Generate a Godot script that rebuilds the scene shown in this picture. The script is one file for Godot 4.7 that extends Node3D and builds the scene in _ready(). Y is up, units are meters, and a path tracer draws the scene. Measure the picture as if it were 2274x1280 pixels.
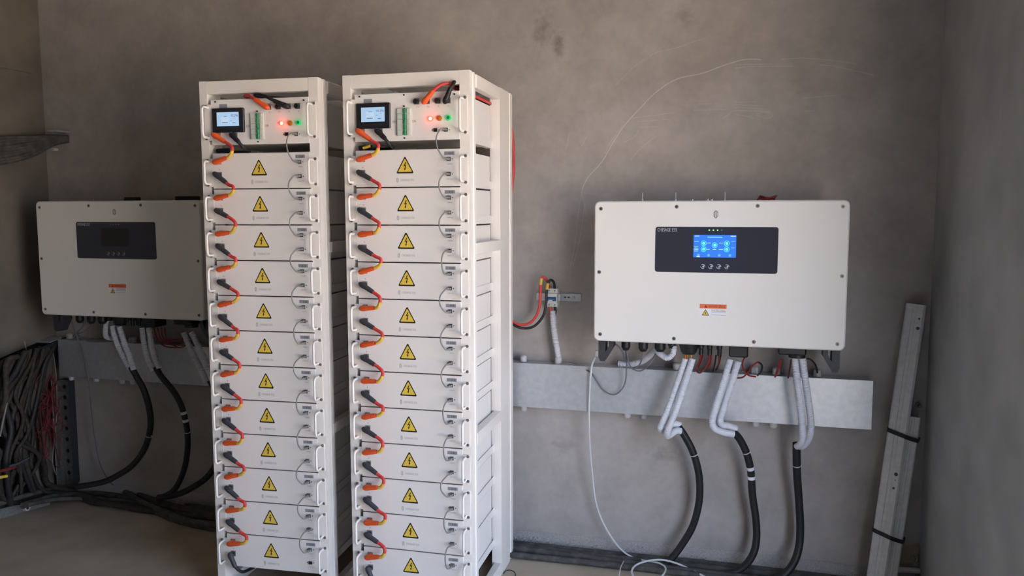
extends Node3D
# Battery room: two battery racks, two wall inverters, a galvanised trunk and loose cables.
# World: back wall at z = 0, x to the right along it, y up, floor at y = 0. Units metres.

const FOCAL := 1777.8
const EYE := Vector3(0, 1.655, 3.75)
const XL := -3.85
const XR := 0.79
const ZB := 5.6
const CEIL := 3.35
const RW := 0.522
const RH := 2.189
const RD := 0.681
const PL := 0.0513
const PW := 0.431
const PITCH := 0.1471
const MTOP := 1.8976
const PCUB := 1.930
const PCUH := 0.1826
const IW := 1.0136
const IH := 0.6014
const ORD := ["first", "second", "third", "fourth", "fifth", "sixth", "seventh", "eighth", "ninth", "tenth", "eleventh", "twelfth"]

var M := {}
var eye_basis := Basis.from_euler(Vector3(-0.0952, 0.277, -0.0025))
var used := {}
var rng := RandomNumberGenerator.new()


# ---------------------------------------------------------------- mesh collector
class MB:
	var v := PackedVector3Array()
	var n := PackedVector3Array()
	var u := PackedVector2Array()

	func tri(a: Vector3, b: Vector3, c: Vector3, na: Vector3, nb: Vector3, nc: Vector3, ua := Vector2.ZERO, ub := Vector2.ZERO, uc := Vector2.ZERO) -> void:
		if (c - a).cross(b - a).dot(na + nb + nc) < 0.0:
			v.append_array([a, c, b]); n.append_array([na, nc, nb]); u.append_array([ua, uc, ub])
		else:
			v.append_array([a, b, c]); n.append_array([na, nb, nc]); u.append_array([ua, ub, uc])

	func quad(a: Vector3, b: Vector3, c: Vector3, d: Vector3, m: Vector3, uvs := []) -> void:
		if uvs.size() == 4:
			tri(a, b, c, m, m, m, uvs[0], uvs[1], uvs[2]); tri(a, c, d, m, m, m, uvs[0], uvs[2], uvs[3])
		else:
			tri(a, b, c, m, m, m); tri(a, c, d, m, m, m)

	func quadn(a: Vector3, b: Vector3, c: Vector3, d: Vector3, na: Vector3, nb: Vector3, nc: Vector3, nd: Vector3) -> void:
		tri(a, b, c, na, nb, nc); tri(a, c, d, na, nc, nd)

	# box with chamfered edges
	func box(c: Vector3, s: Vector3, b := 0.0, xf := Transform3D()) -> void:
		var h := s * 0.5
		b = minf(b, minf(h.x, minf(h.y, h.z)) * 0.95)
		var ax := [Vector3.RIGHT, Vector3.UP, Vector3.BACK]
		for i in 3:
			var j := (i + 1) % 3
			var k := (i + 2) % 3
			for sg in [-1.0, 1.0]:
				var m: Vector3 = ax[i] * sg
				var o: Vector3 = m * h[i]
				var e: Vector3 = ax[j] * (h[j] - b)
				var f: Vector3 = ax[k] * (h[k] - b)
				quad(xf * (c + o - e - f), xf * (c + o + e - f), xf * (c + o + e + f), xf * (c + o - e + f), xf.basis * m)
				if b > 0.0:
					for sh in [-1.0, 1.0]:
						# edge between face i and face j, running along k
						var m2: Vector3 = ax[j] * sh
						var p: Vector3 = m * h[i] + m2 * (h[j] - b)
						var q: Vector3 = m * (h[i] - b) + m2 * h[j]
						quad(xf * (c + p - f), xf * (c + p + f), xf * (c + q + f), xf * (c + q - f), xf.basis * ((m + m2).normalized()))
		if b > 0.0:
			for sx in [-1.0, 1.0]:
				for sy in [-1.0, 1.0]:
					for sz in [-1.0, 1.0]:
						var m3 := Vector3(sx, sy, sz).normalized()
						tri(xf * (c + Vector3(sx * h.x, sy * (h.y - b), sz * (h.z - b))), xf * (c + Vector3(sx * (h.x - b), sy * h.y, sz * (h.z - b))), xf * (c + Vector3(sx * (h.x - b), sy * (h.y - b), sz * h.z)), xf.basis * m3, xf.basis * m3, xf.basis * m3)

	func span(a: Vector3, b: Vector3, bev := 0.0) -> void:
		box((a + b) * 0.5, (b - a).abs(), bev)

	# tube along points; r is one radius or one per point
	func tube(pts: Array, r, seg := 10, caps := true) -> void:
		var cnt := pts.size()
		var rad := func(i): return r[i] if r is Array or r is PackedFloat32Array else r
		var prev := Vector3.ZERO
		var rings := []
		var norms := []
		var side := Vector3.ZERO
		for i in cnt:
			var t: Vector3 = (pts[mini(i + 1, cnt - 1)] - pts[maxi(i - 1, 0)])
			t = t.normalized() if t.length() > 1e-9 else Vector3.UP
			if i == 0:
				side = t.cross(Vector3.UP if absf(t.y) < 0.9 else Vector3.RIGHT).normalized()
			else:
				side = (side - t * side.dot(t)).normalized()
			var up := t.cross(side)
			var ri: float = rad.call(i)
			var ds: float = maxf(1e-6, (pts[mini(i + 1, cnt - 1)] - pts[maxi(i - 1, 0)]).length())
			var slope: float = (rad.call(mini(i + 1, cnt - 1)) - rad.call(maxi(i - 1, 0))) / ds
			var ring := PackedVector3Array()
			var nr := PackedVector3Array()
			for s in seg:
				var a := TAU * s / seg
				var d := side * cos(a) + up * sin(a)
				ring.append(pts[i] + d * ri)
				nr.append((d - t * slope).normalized())
			rings.append(ring); norms.append(nr)
		for i in cnt - 1:
			for s in seg:
				var e := (s + 1) % seg
				quadn(rings[i][s], rings[i][e], rings[i + 1][e], rings[i + 1][s], norms[i][s], norms[i][e], norms[i + 1][e], norms[i + 1][s])
		if caps:
			for end in [0, cnt - 1]:
				var m: Vector3 = (pts[0] - pts[1]).normalized() if end == 0 else (pts[cnt - 1] - pts[cnt - 2]).normalized()
				for s in seg:
					tri(pts[end], rings[end][s], rings[end][(s + 1) % seg], m, m, m)

	func cyl(a: Vector3, b: Vector3, ra: float, rb: float, seg := 16) -> void:
		tube([a, b], [ra, rb], seg)

	# stack of hard-edged cylinders: profile [[distance along axis, radius], ...]
	func turned(a: Vector3, dir: Vector3, prof: Array, seg := 16) -> void:
		for i in prof.size() - 1:
			var p: Vector3 = a + dir * prof[i][0]
			var q: Vector3 = a + dir * prof[i + 1][0]
			if absf(prof[i + 1][0] - prof[i][0]) < 1e-7:
				continue
			tube([p, q], [prof[i][1], prof[i + 1][1]], seg)

	# polygon (in xy) pulled from z0 to z1
	func prism(poly: PackedVector2Array, z0: float, z1: float, xf := Transform3D(), bev := 0.0) -> void:
		var p := poly
		if not Geometry2D.is_polygon_clockwise(p):
			p = p.duplicate(); p.reverse()
		var top := p
		if bev > 0.0:
			var off := Geometry2D.offset_polygon(p, -bev)
			if off.size() and off[0].size() == p.size():
				top = off[0]
				if not Geometry2D.is_polygon_clockwise(top):
					top.reverse()
				# match the start vertex
				var best := 0
				for i in top.size():
					if top[i].distance_to(p[0]) < top[best].distance_to(p[0]): best = i
				var t2 := PackedVector2Array()
				for i in top.size(): t2.append(top[(best + i) % top.size()])
				top = t2
			else:
				bev = 0.0
		var dz := signf(z1 - z0)
		var idx := Geometry2D.triangulate_polygon(top)
		for i in range(0, idx.size(), 3):
			var a := top[idx[i]]; var b := top[idx[i + 1]]; var c := top[idx[i + 2]]
			var m := xf.basis * Vector3(0, 0, dz)
			tri(xf * Vector3(a.x, a.y, z1), xf * Vector3(b.x, b.y, z1), xf * Vector3(c.x, c.y, z1), m, m, m)
		idx = Geometry2D.triangulate_polygon(p)
		for i in range(0, idx.size(), 3):
			var a := p[idx[i]]; var b := p[idx[i + 1]]; var c := p[idx[i + 2]]
			var m := xf.basis * Vector3(0, 0, -dz)
			tri(xf * Vector3(a.x, a.y, z0), xf * Vector3(b.x, b.y, z0), xf * Vector3(c.x, c.y, z0), m, m, m)
		var zs := z1 - dz * bev
		for i in p.size():
			var a := p[i]; var b := p[(i + 1) % p.size()]
			var d := (b - a).normalized()
			var m := xf.basis * Vector3(-d.y, d.x, 0)
			quad(xf * Vector3(a.x, a.y, z0), xf * Vector3(b.x, b.y, z0), xf * Vector3(b.x, b.y, zs), xf * Vector3(a.x, a.y, zs), m)
			if bev > 0.0:
				var a2 := top[i]; var b2 := top[(i + 1) % p.size()]
				var m2 := xf.basis * Vector3(-d.y, d.x, dz).normalized()
				quad(xf * Vector3(a.x, a.y, zs), xf * Vector3(b.x, b.y, zs), xf * Vector3(b2.x, b2.y, z1), xf * Vector3(a2.x, a2.y, z1), m2)

	func mesh() -> ArrayMesh:
		var arr := []
		arr.resize(Mesh.ARRAY_MAX)
		arr[Mesh.ARRAY_VERTEX] = v
		arr[Mesh.ARRAY_NORMAL] = n
		arr[Mesh.ARRAY_TEX_UV] = u
		var m := ArrayMesh.new()
		m.add_surface_from_arrays(Mesh.PRIMITIVE_TRIANGLES, arr)
		return m


# ---------------------------------------------------------------- helpers
func ray(px: float, py: float) -> Vector3:
	return eye_basis * Vector3((px - 1137.0) / FOCAL, -(py - 640.0) / FOCAL, -1.0)

func az(px: float, py: float, z: float) -> Vector3:
	var d := ray(px, py)
	return EYE + d * ((z - EYE.z) / d.z)

func ay(px: float, py: float, y: float) -> Vector3:
	var d := ray(px, py)
	return EYE + d * ((y - EYE.y) / d.y)

func ax(px: float, py: float, x: float) -> Vector3:
	var d := ray(px, py)
	return EYE + d * ((x - EYE.x) / d.x)

# list of [px, py, z] -> points on planes parallel to the back wall
func pz(list: Array) -> Array:
	var o := []
	for p in list: o.append(az(p[0], p[1], p[2]))
	return o

func spline(pts: Array, step := 0.012) -> Array:
	var fine := []
	for i in pts.size() - 1:
		var a: Vector3 = pts[maxi(i - 1, 0)]
		var b: Vector3 = pts[i]
		var c: Vector3 = pts[i + 1]
		var d: Vector3 = pts[mini(i + 2, pts.size() - 1)]
		for k in 16:
			fine.append(b.cubic_interpolate(c, a, d, k / 16.0))
	fine.append(pts[-1])
	var out := [fine[0]]
	var left := step
	for i in range(1, fine.size()):
		var p: Vector3 = fine[i - 1]
		var q: Vector3 = fine[i]
		var l := p.distance_to(q)
		var at := 0.0
		while l - at > left:
			at += left
			out.append(p.lerp(q, at / l))
			left = step
		left -= l - at
	if out[-1].distance_to(fine[-1]) > step * 0.3: out.append(fine[-1])
	else: out[-1] = fine[-1]
	return out

func numbered(called: String) -> String:
	if not used.has(called):
		used[called] = 0
		return called
	used[called] += 1
	return "%s_%03d" % [called, used[called]]

func meta(o: Node, label: String, category: String, group := "", kind := "") -> Node:
	if label: o.set_meta("label", label)
	if category: o.set_meta("category", category)
	if group: o.set_meta("group", group)
	if kind: o.set_meta("kind", kind)
	return o

func thing(called: String, label: String, category: String, at := Vector3.ZERO, turn := 0.0, group := "") -> Node3D:
	var o := Node3D.new()
	o.name = numbered(called)
	add_child(o)
	o.position = at
	o.rotation.y = turn
	meta(o, label, category, group)
	return o

func part(called: String, m, mat: Material, parent: Node, at := Vector3.ZERO, label := "") -> MeshInstance3D:
	var o := MeshInstance3D.new()
	o.mesh = m.mesh() if m is MB else m
	o.material_override = mat
	o.name = called
	o.position = at
	parent.add_child(o, true)
	if label: o.set_meta("label", label)
	return o

func solo(called: String, m, mat: Material, label: String, category: String, group := "", kind := "") -> MeshInstance3D:
	var o := MeshInstance3D.new()
	o.mesh = m.mesh() if m is MB else m
	o.material_override = mat
	o.name = numbered(called)
	add_child(o)
	meta(o, label, category, group, kind)
	return o

func mat(c: Color, rough := 0.6, metal := 0.0) -> StandardMaterial3D:
	var m := StandardMaterial3D.new()
	m.albedo_color = c
	m.roughness = rough
	m.metallic = metal
	return m

func c8(r: int, g: int, b: int) -> Color:
	return Color(r / 255.0, g / 255.0, b / 255.0)

func glow(c: Color, e: float, base := Color.BLACK) -> StandardMaterial3D:
	var m := mat(base, 0.3)
	m.emission_enabled = true
	m.emission = c
	m.emission_energy_multiplier = e
	return m

func rrect(x0: float, y0: float, x1: float, y1: float, r: float, seg := 5) -> PackedVector2Array:
	var p := PackedVector2Array()
	for q in [[x1 - r, y1 - r, 0.0], [x0 + r, y1 - r, 90.0], [x0 + r, y0 + r, 180.0], [x1 - r, y0 + r, 270.0]]:
		for k in seg + 1:
			var a := deg_to_rad(q[2] + 90.0 * k / seg)
			p.append(Vector2(q[0] + r * cos(a), q[1] + r * sin(a)))
	return p

func plate(x0: float, y0: float, x1: float, y1: float, z0: float, z1: float, r := 0.0, bev := 0.0) -> MB:
	var m := MB.new()
	if r > 0.0: m.prism(rrect(x0, y0, x1, y1, r), z0, z1, Transform3D(), bev)
	else: m.span(Vector3(x0, y0, z0), Vector3(x1, y1, z1), bev)
	return m

var fonts := {}
func words(text: String, height: float, squeeze := 1.0, bold := true) -> Mesh:
	var key := text + str(height) + str(squeeze)
	if fonts.has(key): return fonts[key]
	var f := SystemFont.new()
	f.font_names = PackedStringArray(["Droid Sans"])
	f.font_weight = 400
	var t := TextMesh.new()
	t.font = f
	t.text = text
	t.font_size = 32
	t.pixel_size = height / 23.0
	t.depth = 0.0004
	t.curve_step = 2.0
	fonts[key] = t
	return t

func letter(text: String, height: float, m: Material, parent: Node, at: Vector3, squeeze := 1.0, called := "lettering") -> MeshInstance3D:
	var o := part(called, words(text, height), m, parent, at)
	o.scale = Vector3(squeeze, 1, 1)
	return o

func noise_tex(freq: float, lo: Color, hi: Color, sd := 1, octaves := 4, size := 512) -> NoiseTexture2D:
	var f := FastNoiseLite.new()
	f.seed = sd
	f.frequency = freq
	f.fractal_octaves = octaves
	var t := NoiseTexture2D.new()
	t.width = size
	t.height = size
	t.seamless = true
	t.noise = f
	var g := Gradient.new()
	g.set_color(0, lo)
	g.set_color(1, hi)
	t.color_ramp = g
	return t

# material with world-locked mottling between two colours
func mottled(lo: Color, hi: Color, rough: float, metal := 0.0, scale := 2.0, freq := 0.02, sd := 1, relief := 0.0) -> StandardMaterial3D:
	var m := mat(Color.WHITE, rough, metal)
	m.albedo_texture = noise_tex(freq, lo, hi, sd)
	m.uv1_triplanar = true
	m.uv1_world_triplanar = true
	m.uv1_scale = Vector3.ONE * scale
	if relief > 0.0:
		m.heightmap_enabled = true
		m.heightmap_scale = relief
		m.heightmap_texture = noise_tex(freq * 2.0, Color.BLACK, Color.WHITE, sd + 7, 5)
	return m


func _ready() -> void:
	rng.seed = 11
	# ------------------------------------------------ camera
	var cam := Camera3D.new()
	cam.name = "camera"
	cam.position = EYE
	cam.basis = eye_basis
	cam.fov = rad_to_deg(2.0 * atan(640.0 / FOCAL))
	cam.current = true
	add_child(cam)
	# ------------------------------------------------ sky, sun, exposure
	var env := Environment.new()
	env.background_mode = Environment.BG_SKY
	var sky := Sky.new()
	var sm := ProceduralSkyMaterial.new()
	sm.sky_top_color = c8(150, 176, 214)
	sm.sky_horizon_color = c8(216, 220, 230)
	sm.ground_bottom_color = c8(120, 108, 92)
	sm.ground_horizon_color = c8(190, 185, 178)
	sm.sky_energy_multiplier = 1.0
	sky.sky_material = sm
	env.sky = sky
	env.background_energy_multiplier = 5.0
	env.tonemap_mode = Environment.TONE_MAPPER_LINEAR
	env.tonemap_exposure = 2.8
	env.sdfgi_enabled = true
	env.ssao_enabled = true
	env.ssil_enabled = true
	var we := WorldEnvironment.new()
	we.name = "world_environment"
	we.environment = env
	add_child(we)
	var sun := DirectionalLight3D.new()
	sun.name = "sun"
	sun.light_energy = 8.0
	sun.light_color = c8(255, 240, 220)
	sun.light_angular_distance = 0.5
	sun.shadow_enabled = true
	add_child(sun)
	sun.look_at_from_position(Vector3.ZERO, Vector3(0.25, -1.0, -0.55), Vector3.UP)

	make_materials()
	build_setting()
	build_duct()
	build_racks()
	build_inverters()
	build_breaker()
	build_inverter_cables()
	build_corner_channels()
	build_floor_cables()
	build_left_corner()


func make_materials() -> void:
	M.white = mat(c8(234, 228, 222), 0.42)
	M.panel = mat(c8(231, 226, 222), 0.5)
	M.cover = mat(c8(228, 226, 222), 0.45)
	M.black = mat(c8(24, 25, 28), 0.5)
	M.dark = mat(c8(52, 54, 60), 0.55)
	M.bezel = mat(c8(26, 26, 30), 0.35)
	M.glossblack = mat(c8(52, 55, 66), 0.18)
	M.glassoff = mat(c8(38, 40, 42), 0.2)
	M.steel = mat(c8(190, 190, 190), 0.35, 1.0)
	M.screw = mat(c8(132, 128, 124), 0.4, 0.7)
	M.orange = mat(c8(232, 92, 38), 0.45)
	M.red = mat(c8(206, 62, 58), 0.45)
	M.redwire = mat(c8(150, 42, 44), 0.5)
	M.yellow = mat(c8(222, 180, 70), 0.5)
	M.sign = mat(c8(226, 194, 78), 0.5)
	M.signblack = mat(c8(40, 32, 12), 0.5)
	M.print = mat(c8(166, 161, 162), 0.6)
	M.printred = mat(c8(206, 130, 124), 0.6)
	M.printdark = mat(c8(92, 88, 90), 0.6)
	M.silver = mat(c8(200, 202, 208), 0.5)
	M.sticker = mat(c8(140, 140, 146), 0.5)
	M.grey = mat(c8(128, 124, 122), 0.5)
	M.greycable = mat(c8(112, 112, 120), 0.5)
	M.whitecable = mat(c8(205, 206, 206), 0.45)
	M.conduit = mat(c8(214, 216, 224), 0.45)
	M.nylon = mat(c8(196, 194, 196), 0.5)
	M.rubber = mat(c8(28, 28, 31), 0.5)
	M.amber = mat(c8(190, 110, 30), 0.25)
	M.lever = mat(c8(34, 132, 84), 0.4)
	M.breakerwhite = mat(c8(214, 216, 212), 0.5)
	M.breakergrey = mat(c8(196, 202, 192), 0.5)
	M.bluelever = mat(c8(52, 92, 140), 0.4)
	M.copper = mat(c8(206, 140, 70), 0.35, 0.9)
	M.orangelabel = mat(c8(226, 112, 70), 0.5)
	M.paper = mat(c8(232, 232, 236), 0.5)
	M.redlamp = glow(c8(255, 96, 70), 1.0, c8(180, 30, 20))
	M.redcore = glow(c8(255, 205, 170), 1.6, c8(220, 120, 100))
	M.greenlamp = glow(c8(40, 225, 120), 0.22, c8(20, 130, 70))
	M.greencore = mat(c8(14, 84, 50), 0.3)
	M.led = glow(c8(120, 255, 110), 1.6, c8(30, 120, 30))
	M.ledoff = mat(c8(150, 150, 155), 0.4)
	M.galv = mottled(c8(192, 196, 202), c8(206, 210, 214), 0.40, 0.6, 2.3, 0.02, 5)
	M.galvdark = mottled(c8(120, 122, 120), c8(150, 150, 146), 0.5, 0.8, 3.0, 0.03, 6)
	M.channel = mottled(c8(196, 197, 200), c8(222, 222, 222), 0.45, 0.0, 3.0, 0.02, 9)
	M.dusty = mottled(c8(50, 49, 48), c8(104, 101, 97), 0.75, 0.0, 2.0, 0.016, 12)
	M.dustbrown = mottled(c8(34, 29, 26), c8(82, 73, 65), 0.8, 0.0, 3.0, 0.02, 13)
	M.dullred = mat(c8(120, 38, 42), 0.6)
	M.dullblue = mat(c8(56, 74, 84), 0.6)
	M.dustyblack = mottled(c8(22, 22, 24), c8(62, 60, 58), 0.6, 0.0, 5.0, 0.03, 14)
	M.floor = mottled(c8(168, 154, 136), c8(192, 178, 160), 0.85, 0.0, 0.45, 0.012, 20, 0.15)
	M.cement = mottled(c8(152, 149, 145), c8(178, 174, 169), 0.9, 0.0, 0.5, 0.01, 22, 0.12)
	M.cementshade = mottled(c8(106, 100, 92), c8(128, 121, 111), 0.9, 0.0, 0.5, 0.012, 23, 0.12)  # same cement for the left wall, its warm shade painted into the colour
	M.cementskytint = mottled(c8(152, 154, 154), c8(176, 178, 178), 0.9, 0.0, 0.5, 0.01, 25, 0.12)  # same cement for the right wall, cool sky light put into the colour
	M.mortar = mottled(c8(150, 147, 144), c8(204, 201, 198), 0.95, 0.0, 6.0, 0.05, 24, 0.5)
	M.plaster = mat(c8(205, 203, 198), 0.9)
	M.ground = mottled(c8(172, 160, 146), c8(196, 184, 168), 0.95, 0.0, 0.1, 0.02, 26)
	M.sand = mottled(c8(160, 148, 122), c8(222, 212, 184), 0.95, 0.0, 8.0, 0.06, 28, 0.5)


# ------------------------------------------------ the setting
func wall_picture() -> ImageTexture:
	var w := 2048
	var h := 1456
	var a := FastNoiseLite.new()
	a.seed = 3; a.frequency = 0.0035; a.fractal_octaves = 5
	var ia := a.get_image(w, h, false, false, false)
	var b := FastNoiseLite.new()
	b.seed = 8; b.frequency = 0.05; b.fractal_octaves = 3
	var ib := b.get_image(w, h, false, false, false)
	var d := FastNoiseLite.new()
	d.seed = 15; d.frequency = 0.012; d.fractal_octaves = 4
	var id := d.get_image(w, h, false, false, false)
	for im in [ia, ib, id]: im.convert(Image.FORMAT_L8)
	var da: PackedByteArray = ia.get_data()
	var db: PackedByteArray = ib.get_data()
	var dd: PackedByteArray = id.get_data()
	var out := PackedByteArray()
	out.resize(w * h * 3)
	var j := 0
	for i in w * h:
		var t := (da[i] - 128) * 0.10 + (db[i] - 128) * 0.035 + (dd[i] - 128) * 0.075
		out[j] = int(172.0 + t)
		out[j + 1] = int(166.0 + t)
		out[j + 2] = int(162.0 + t)
		j += 3
	var img := Image.create_from_data(w, h, false, Image.FORMAT_RGB8, out)
	var dot := func(p: Vector3, r: float, c: Color, k: float):
		var cx := (p.x - XL) / (XR - XL) * w
		var cy := (CEIL - p.y) / CEIL * h
		for yy in range(int(cy - r - 1), int(cy + r + 2)):
			for xx in range(int(cx - r - 1), int(cx + r + 2)):
				if xx < 0 or yy < 0 or xx >= w or yy >= h: continue
				var g := clampf(r + 0.5 - Vector2(xx + 0.5 - cx, yy + 0.5 - cy).length(), 0, 1) * k
				if g > 0.0: img.set_pixel(xx, yy, img.get_pixel(xx, yy).lerp(c, g))
	# scratches left by something scraping along the plaster, traced from the photograph
	var scr := [
		[[405, 1110], [440, 1040], [520, 950], [590, 830], [650, 740], [740, 640], [840, 540], [960, 465], [1110, 430], [1220, 390], [1330, 355], [1400, 348], [1450, 350]],
		[[1570, 350], [1690, 342], [1800, 348], [1950, 365], [2010, 375]], [[1800, 380], [1900, 392], [2000, 415], [2110, 440]],
		[[800, 330], [850, 305], [960, 280], [1050, 248], [1130, 225]], [[405, 1110], [395, 1170], [380, 1260], [360, 1440], [330, 1600]], [[405, 1140], [430, 1260]],
		[[1090, 612], [1170, 608]], [[1060, 648], [1250, 642]], [[1310, 380], [1520, 376]], [[1350, 392], [1640, 388]], [[1300, 600], [1420, 598]],
		[[1300, 630], [1480, 640]], [[1290, 650], [1510, 655]], [[1310, 670], [1400, 690]], [[730, 715], [850, 705]], [[690, 695], [960, 660]], [[730, 747], [850, 745]],
		[[735, 765], [715, 800], [650, 835]], [[855, 790], [790, 835], [730, 890], [690, 940]], [[1700, 578], [1890, 560]], [[330, 780], [310, 880]], [[1280, 660], [1230, 695]],
		[[1425, 675], [1470, 658], [1525, 675], [1490, 694], [1425, 675]], [[640, 740], [560, 850], [540, 900]], [[770, 350], [700, 400], [600, 500]], [[1300, 615], [1470, 622]], [[440, 785], [400, 860]],
		[[1300, 400], [1350, 395]], [[1720, 655], [1760, 650]], [[880, 700], [920, 706]], [[420, 1200], [390, 1400], [350, 1560]]]
	for s in scr:
		var pts := []
		for q in s: pts.append(az(1140 + q[0] / 2.644, q[1] / 2.644, 0.0))
		if pts.size() == 2: pts.insert(1, pts[0].lerp(pts[1], 0.5))
		var first: bool = s == scr[0]
		for p in spline(pts, 0.0018):
			dot.call(p, 0.62 if first else 0.45, c8(222, 217, 210), rng.randf_range(0.45, 0.9) if first else rng.randf_range(0.15, 0.6))
	for s in [[1255, 1120, 1240, 1190], [1440, 1060, 1470, 1085], [1245, 1010, 1262, 1065]]:
		for k in 60: dot.call(az(lerpf(s[0], s[2], k / 60.0), lerpf(s[1], s[3], k / 60.0), 0), 0.4, c8(190, 186, 180), 0.3)
	# damp trowel stains
	for s in [[1205, 75, 26, 46, 0.05], [1240, 100, 14, 26, 0.045], [1520, 35, 20, 34, 0.03], [1480, 1010, 40, 20, 0.012], [1250, 990, 30, 24, 0.012]]:
		for k in 260:
			var q := Vector2(rng.randfn(), rng.randfn()) * 0.5
			dot.call(az(s[0] + q.x * s[2], s[1] + q.y * s[3], 0), rng.randf_range(2, 6), c8(92, 84, 80), s[4] * 0.35)
	return ImageTexture.create_from_image(img)


func build_setting() -> void:
	var t := 0.22
	# floor, ceiling
	var m := MB.new()
	m.span(Vector3(XL - t, -0.2, -t), Vector3(XR + t, 0, ZB + t))
	solo("floor", m, M.floor, "dusty bare concrete floor", "floor", "", "structure")
	m = MB.new()
	m.span(Vector3(XL - t, CEIL, -t), Vector3(XR + t, CEIL + 0.2, ZB + t))
	solo("ceiling", m, M.cement, "bare cement ceiling", "ceiling", "", "structure")
	# back wall with its own picture of plaster
	var wm := mat(Color.WHITE, 0.88)
	wm.albedo_texture = wall_picture()
	wm.heightmap_enabled = true
	wm.heightmap_scale = 0.25
	wm.heightmap_texture = noise_tex(0.006, Color.BLACK, Color.WHITE, 31, 6, 1024)
	m = MB.new()
	m.quad(Vector3(XL, 0, 0), Vector3(XR, 0, 0), Vector3(XR, CEIL, 0), Vector3(XL, CEIL, 0), Vector3.BACK, [Vector2(0, 1), Vector2(1, 1), Vector2(1, 0), Vector2(0, 0)])
	m.quad(Vector3(XL - t, 0, -t), Vector3(XR + t, 0, -t), Vector3(XR + t, CEIL, -t), Vector3(XL - t, CEIL, -t), Vector3.FORWARD)
	m.quad(Vector3(XL - t, CEIL, -t), Vector3(XR + t, CEIL, -t), Vector3(XR, CEIL, 0), Vector3(XL, CEIL, 0), Vector3.UP)
	m.quad(Vector3(XL - t, 0, -t), Vector3(XR + t, 0, -t), Vector3(XR, 0, 0), Vector3(XL, 0, 0), Vector3.DOWN)
	solo("wall_back", m, wm, "grey cement-plastered wall with pale scratches behind the racks", "wall", "", "structure")
	# left wall with a shallow pier
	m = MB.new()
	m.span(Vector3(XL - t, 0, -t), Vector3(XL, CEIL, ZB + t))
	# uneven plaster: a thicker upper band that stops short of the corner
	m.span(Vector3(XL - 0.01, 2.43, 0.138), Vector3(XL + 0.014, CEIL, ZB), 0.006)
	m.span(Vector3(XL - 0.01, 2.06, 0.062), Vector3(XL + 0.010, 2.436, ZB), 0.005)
	solo("wall_left", m, M.cementshade, "cement wall carrying the cable tray, warm dimness put into its colour", "wall", "", "structure")
	# right wall with the wide doorway that lets the daylight in
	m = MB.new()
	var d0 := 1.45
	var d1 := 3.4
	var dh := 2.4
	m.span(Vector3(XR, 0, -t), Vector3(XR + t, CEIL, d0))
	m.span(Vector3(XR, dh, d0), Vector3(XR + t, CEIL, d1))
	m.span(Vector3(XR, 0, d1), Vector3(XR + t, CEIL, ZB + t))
	solo("wall_right", m, M.cementskytint, "grey cement wall beside the leaning channels, with the doorway", "wall", "", "structure")
	m = MB.new()
	m.span(Vector3(XL - t, 0, ZB), Vector3(XR + t, CEIL, ZB + t))
	solo("wall_front", m, M.cement, "cement wall opposite the racks", "wall", "", "structure")
	# sunlit yard outside the doorway
	m = MB.new()
	m.span(Vector3(XR + t, -0.25, -22), Vector3(40, -0.05, 30))
	solo("ground", m, M.ground, "sandy sunlit yard outside the doorway", "ground", "", "structure")
	# rough unplastered band along the foot of the back wall
	m = MB.new()
	var nz := FastNoiseLite.new()
	nz.seed = 40; nz.frequency = 18.0
	var nx := 420
	var rows := 9
	var grid := []
	for i in nx + 1:
		var x := lerpf(XL + 0.01, XR - 0.01, float(i) / nx)
		var hh := 0.066 + 0.007 * sin(x * 2.1 + 1.6) + 0.008 * nz.get_noise_2d(x * 0.6, 3.0)
		var col := []
		for k in rows + 1:
			var f := float(k) / rows
			col.append(Vector3(x, hh * f, 0.003 + 0.030 * (1.0 - f * f) + (0.007 * nz.get_noise_2d(x * 3.0, f * 1.2) + 0.004 * nz.get_noise_2d(x * 9.0, f * 4.0)) * (1.0 - f * 0.6)))
		grid.append(col)
	for i in nx:
		for k in rows:
			var nn: Vector3 = (grid[i + 1][k] - grid[i][k]).cross(grid[i][k + 1] - grid[i][k]).normalized()
			m.quad(grid[i][k], grid[i + 1][k], grid[i + 1][k + 1], grid[i][k + 1], nn)
	solo("baseboard_back", m, M.mortar, "rough crumbly mortar band along the foot of the plastered wall", "skirting", "", "structure")
	# broken plaster at the foot of the corner: a bare sandy patch with crumbling flakes along its edge
	m = MB.new()
	for i in 12:
		for k in 12:
			var p := Vector3(XR - 0.012 - i * 0.0085, 0.072 + k * 0.0105, 0.002)
			m.box(p, Vector3(rng.randf_range(0.008, 0.013), rng.randf_range(0.009, 0.014), rng.randf_range(0.004, 0.010)), 0.0015)
	for k in 46:
		var p := Vector3(XR - rng.randf_range(0.002, 0.022), rng.randf_range(0.066, 0.205), rng.randf_range(0.006, 0.018))
		m.box(Vector3.ZERO, Vector3(rng.randf_range(0.008, 0.018), rng.randf_range(0.008, 0.02), 0.006), 0.001, Transform3D(Basis.from_euler(Vector3(rng.randf() * 0.8, rng.randf() * 0.8, rng.randf() * 3.0)), p))
	solo("trim_1", m, M.sand, "crumbling sandy plaster patch at the foot of the corner", "plaster", "", "structure")


# ------------------------------------------------ galvanised trunk along the back wall
func gland(parent: Node, p: Vector3, up: float) -> void:
	var m := MB.new()
	m.turned(p, Vector3(0, up, 0), [[0.0, 0.0185], [0.01, 0.0185]], 6)
	m.turned(p, Vector3(0, up, 0), [[0.01, 0.0165], [0.024, 0.016], [0.030, 0.011]], 16)
	part("cable_gland", m, M.nylon, parent, Vector3.ZERO, "white nylon cable gland")

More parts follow.
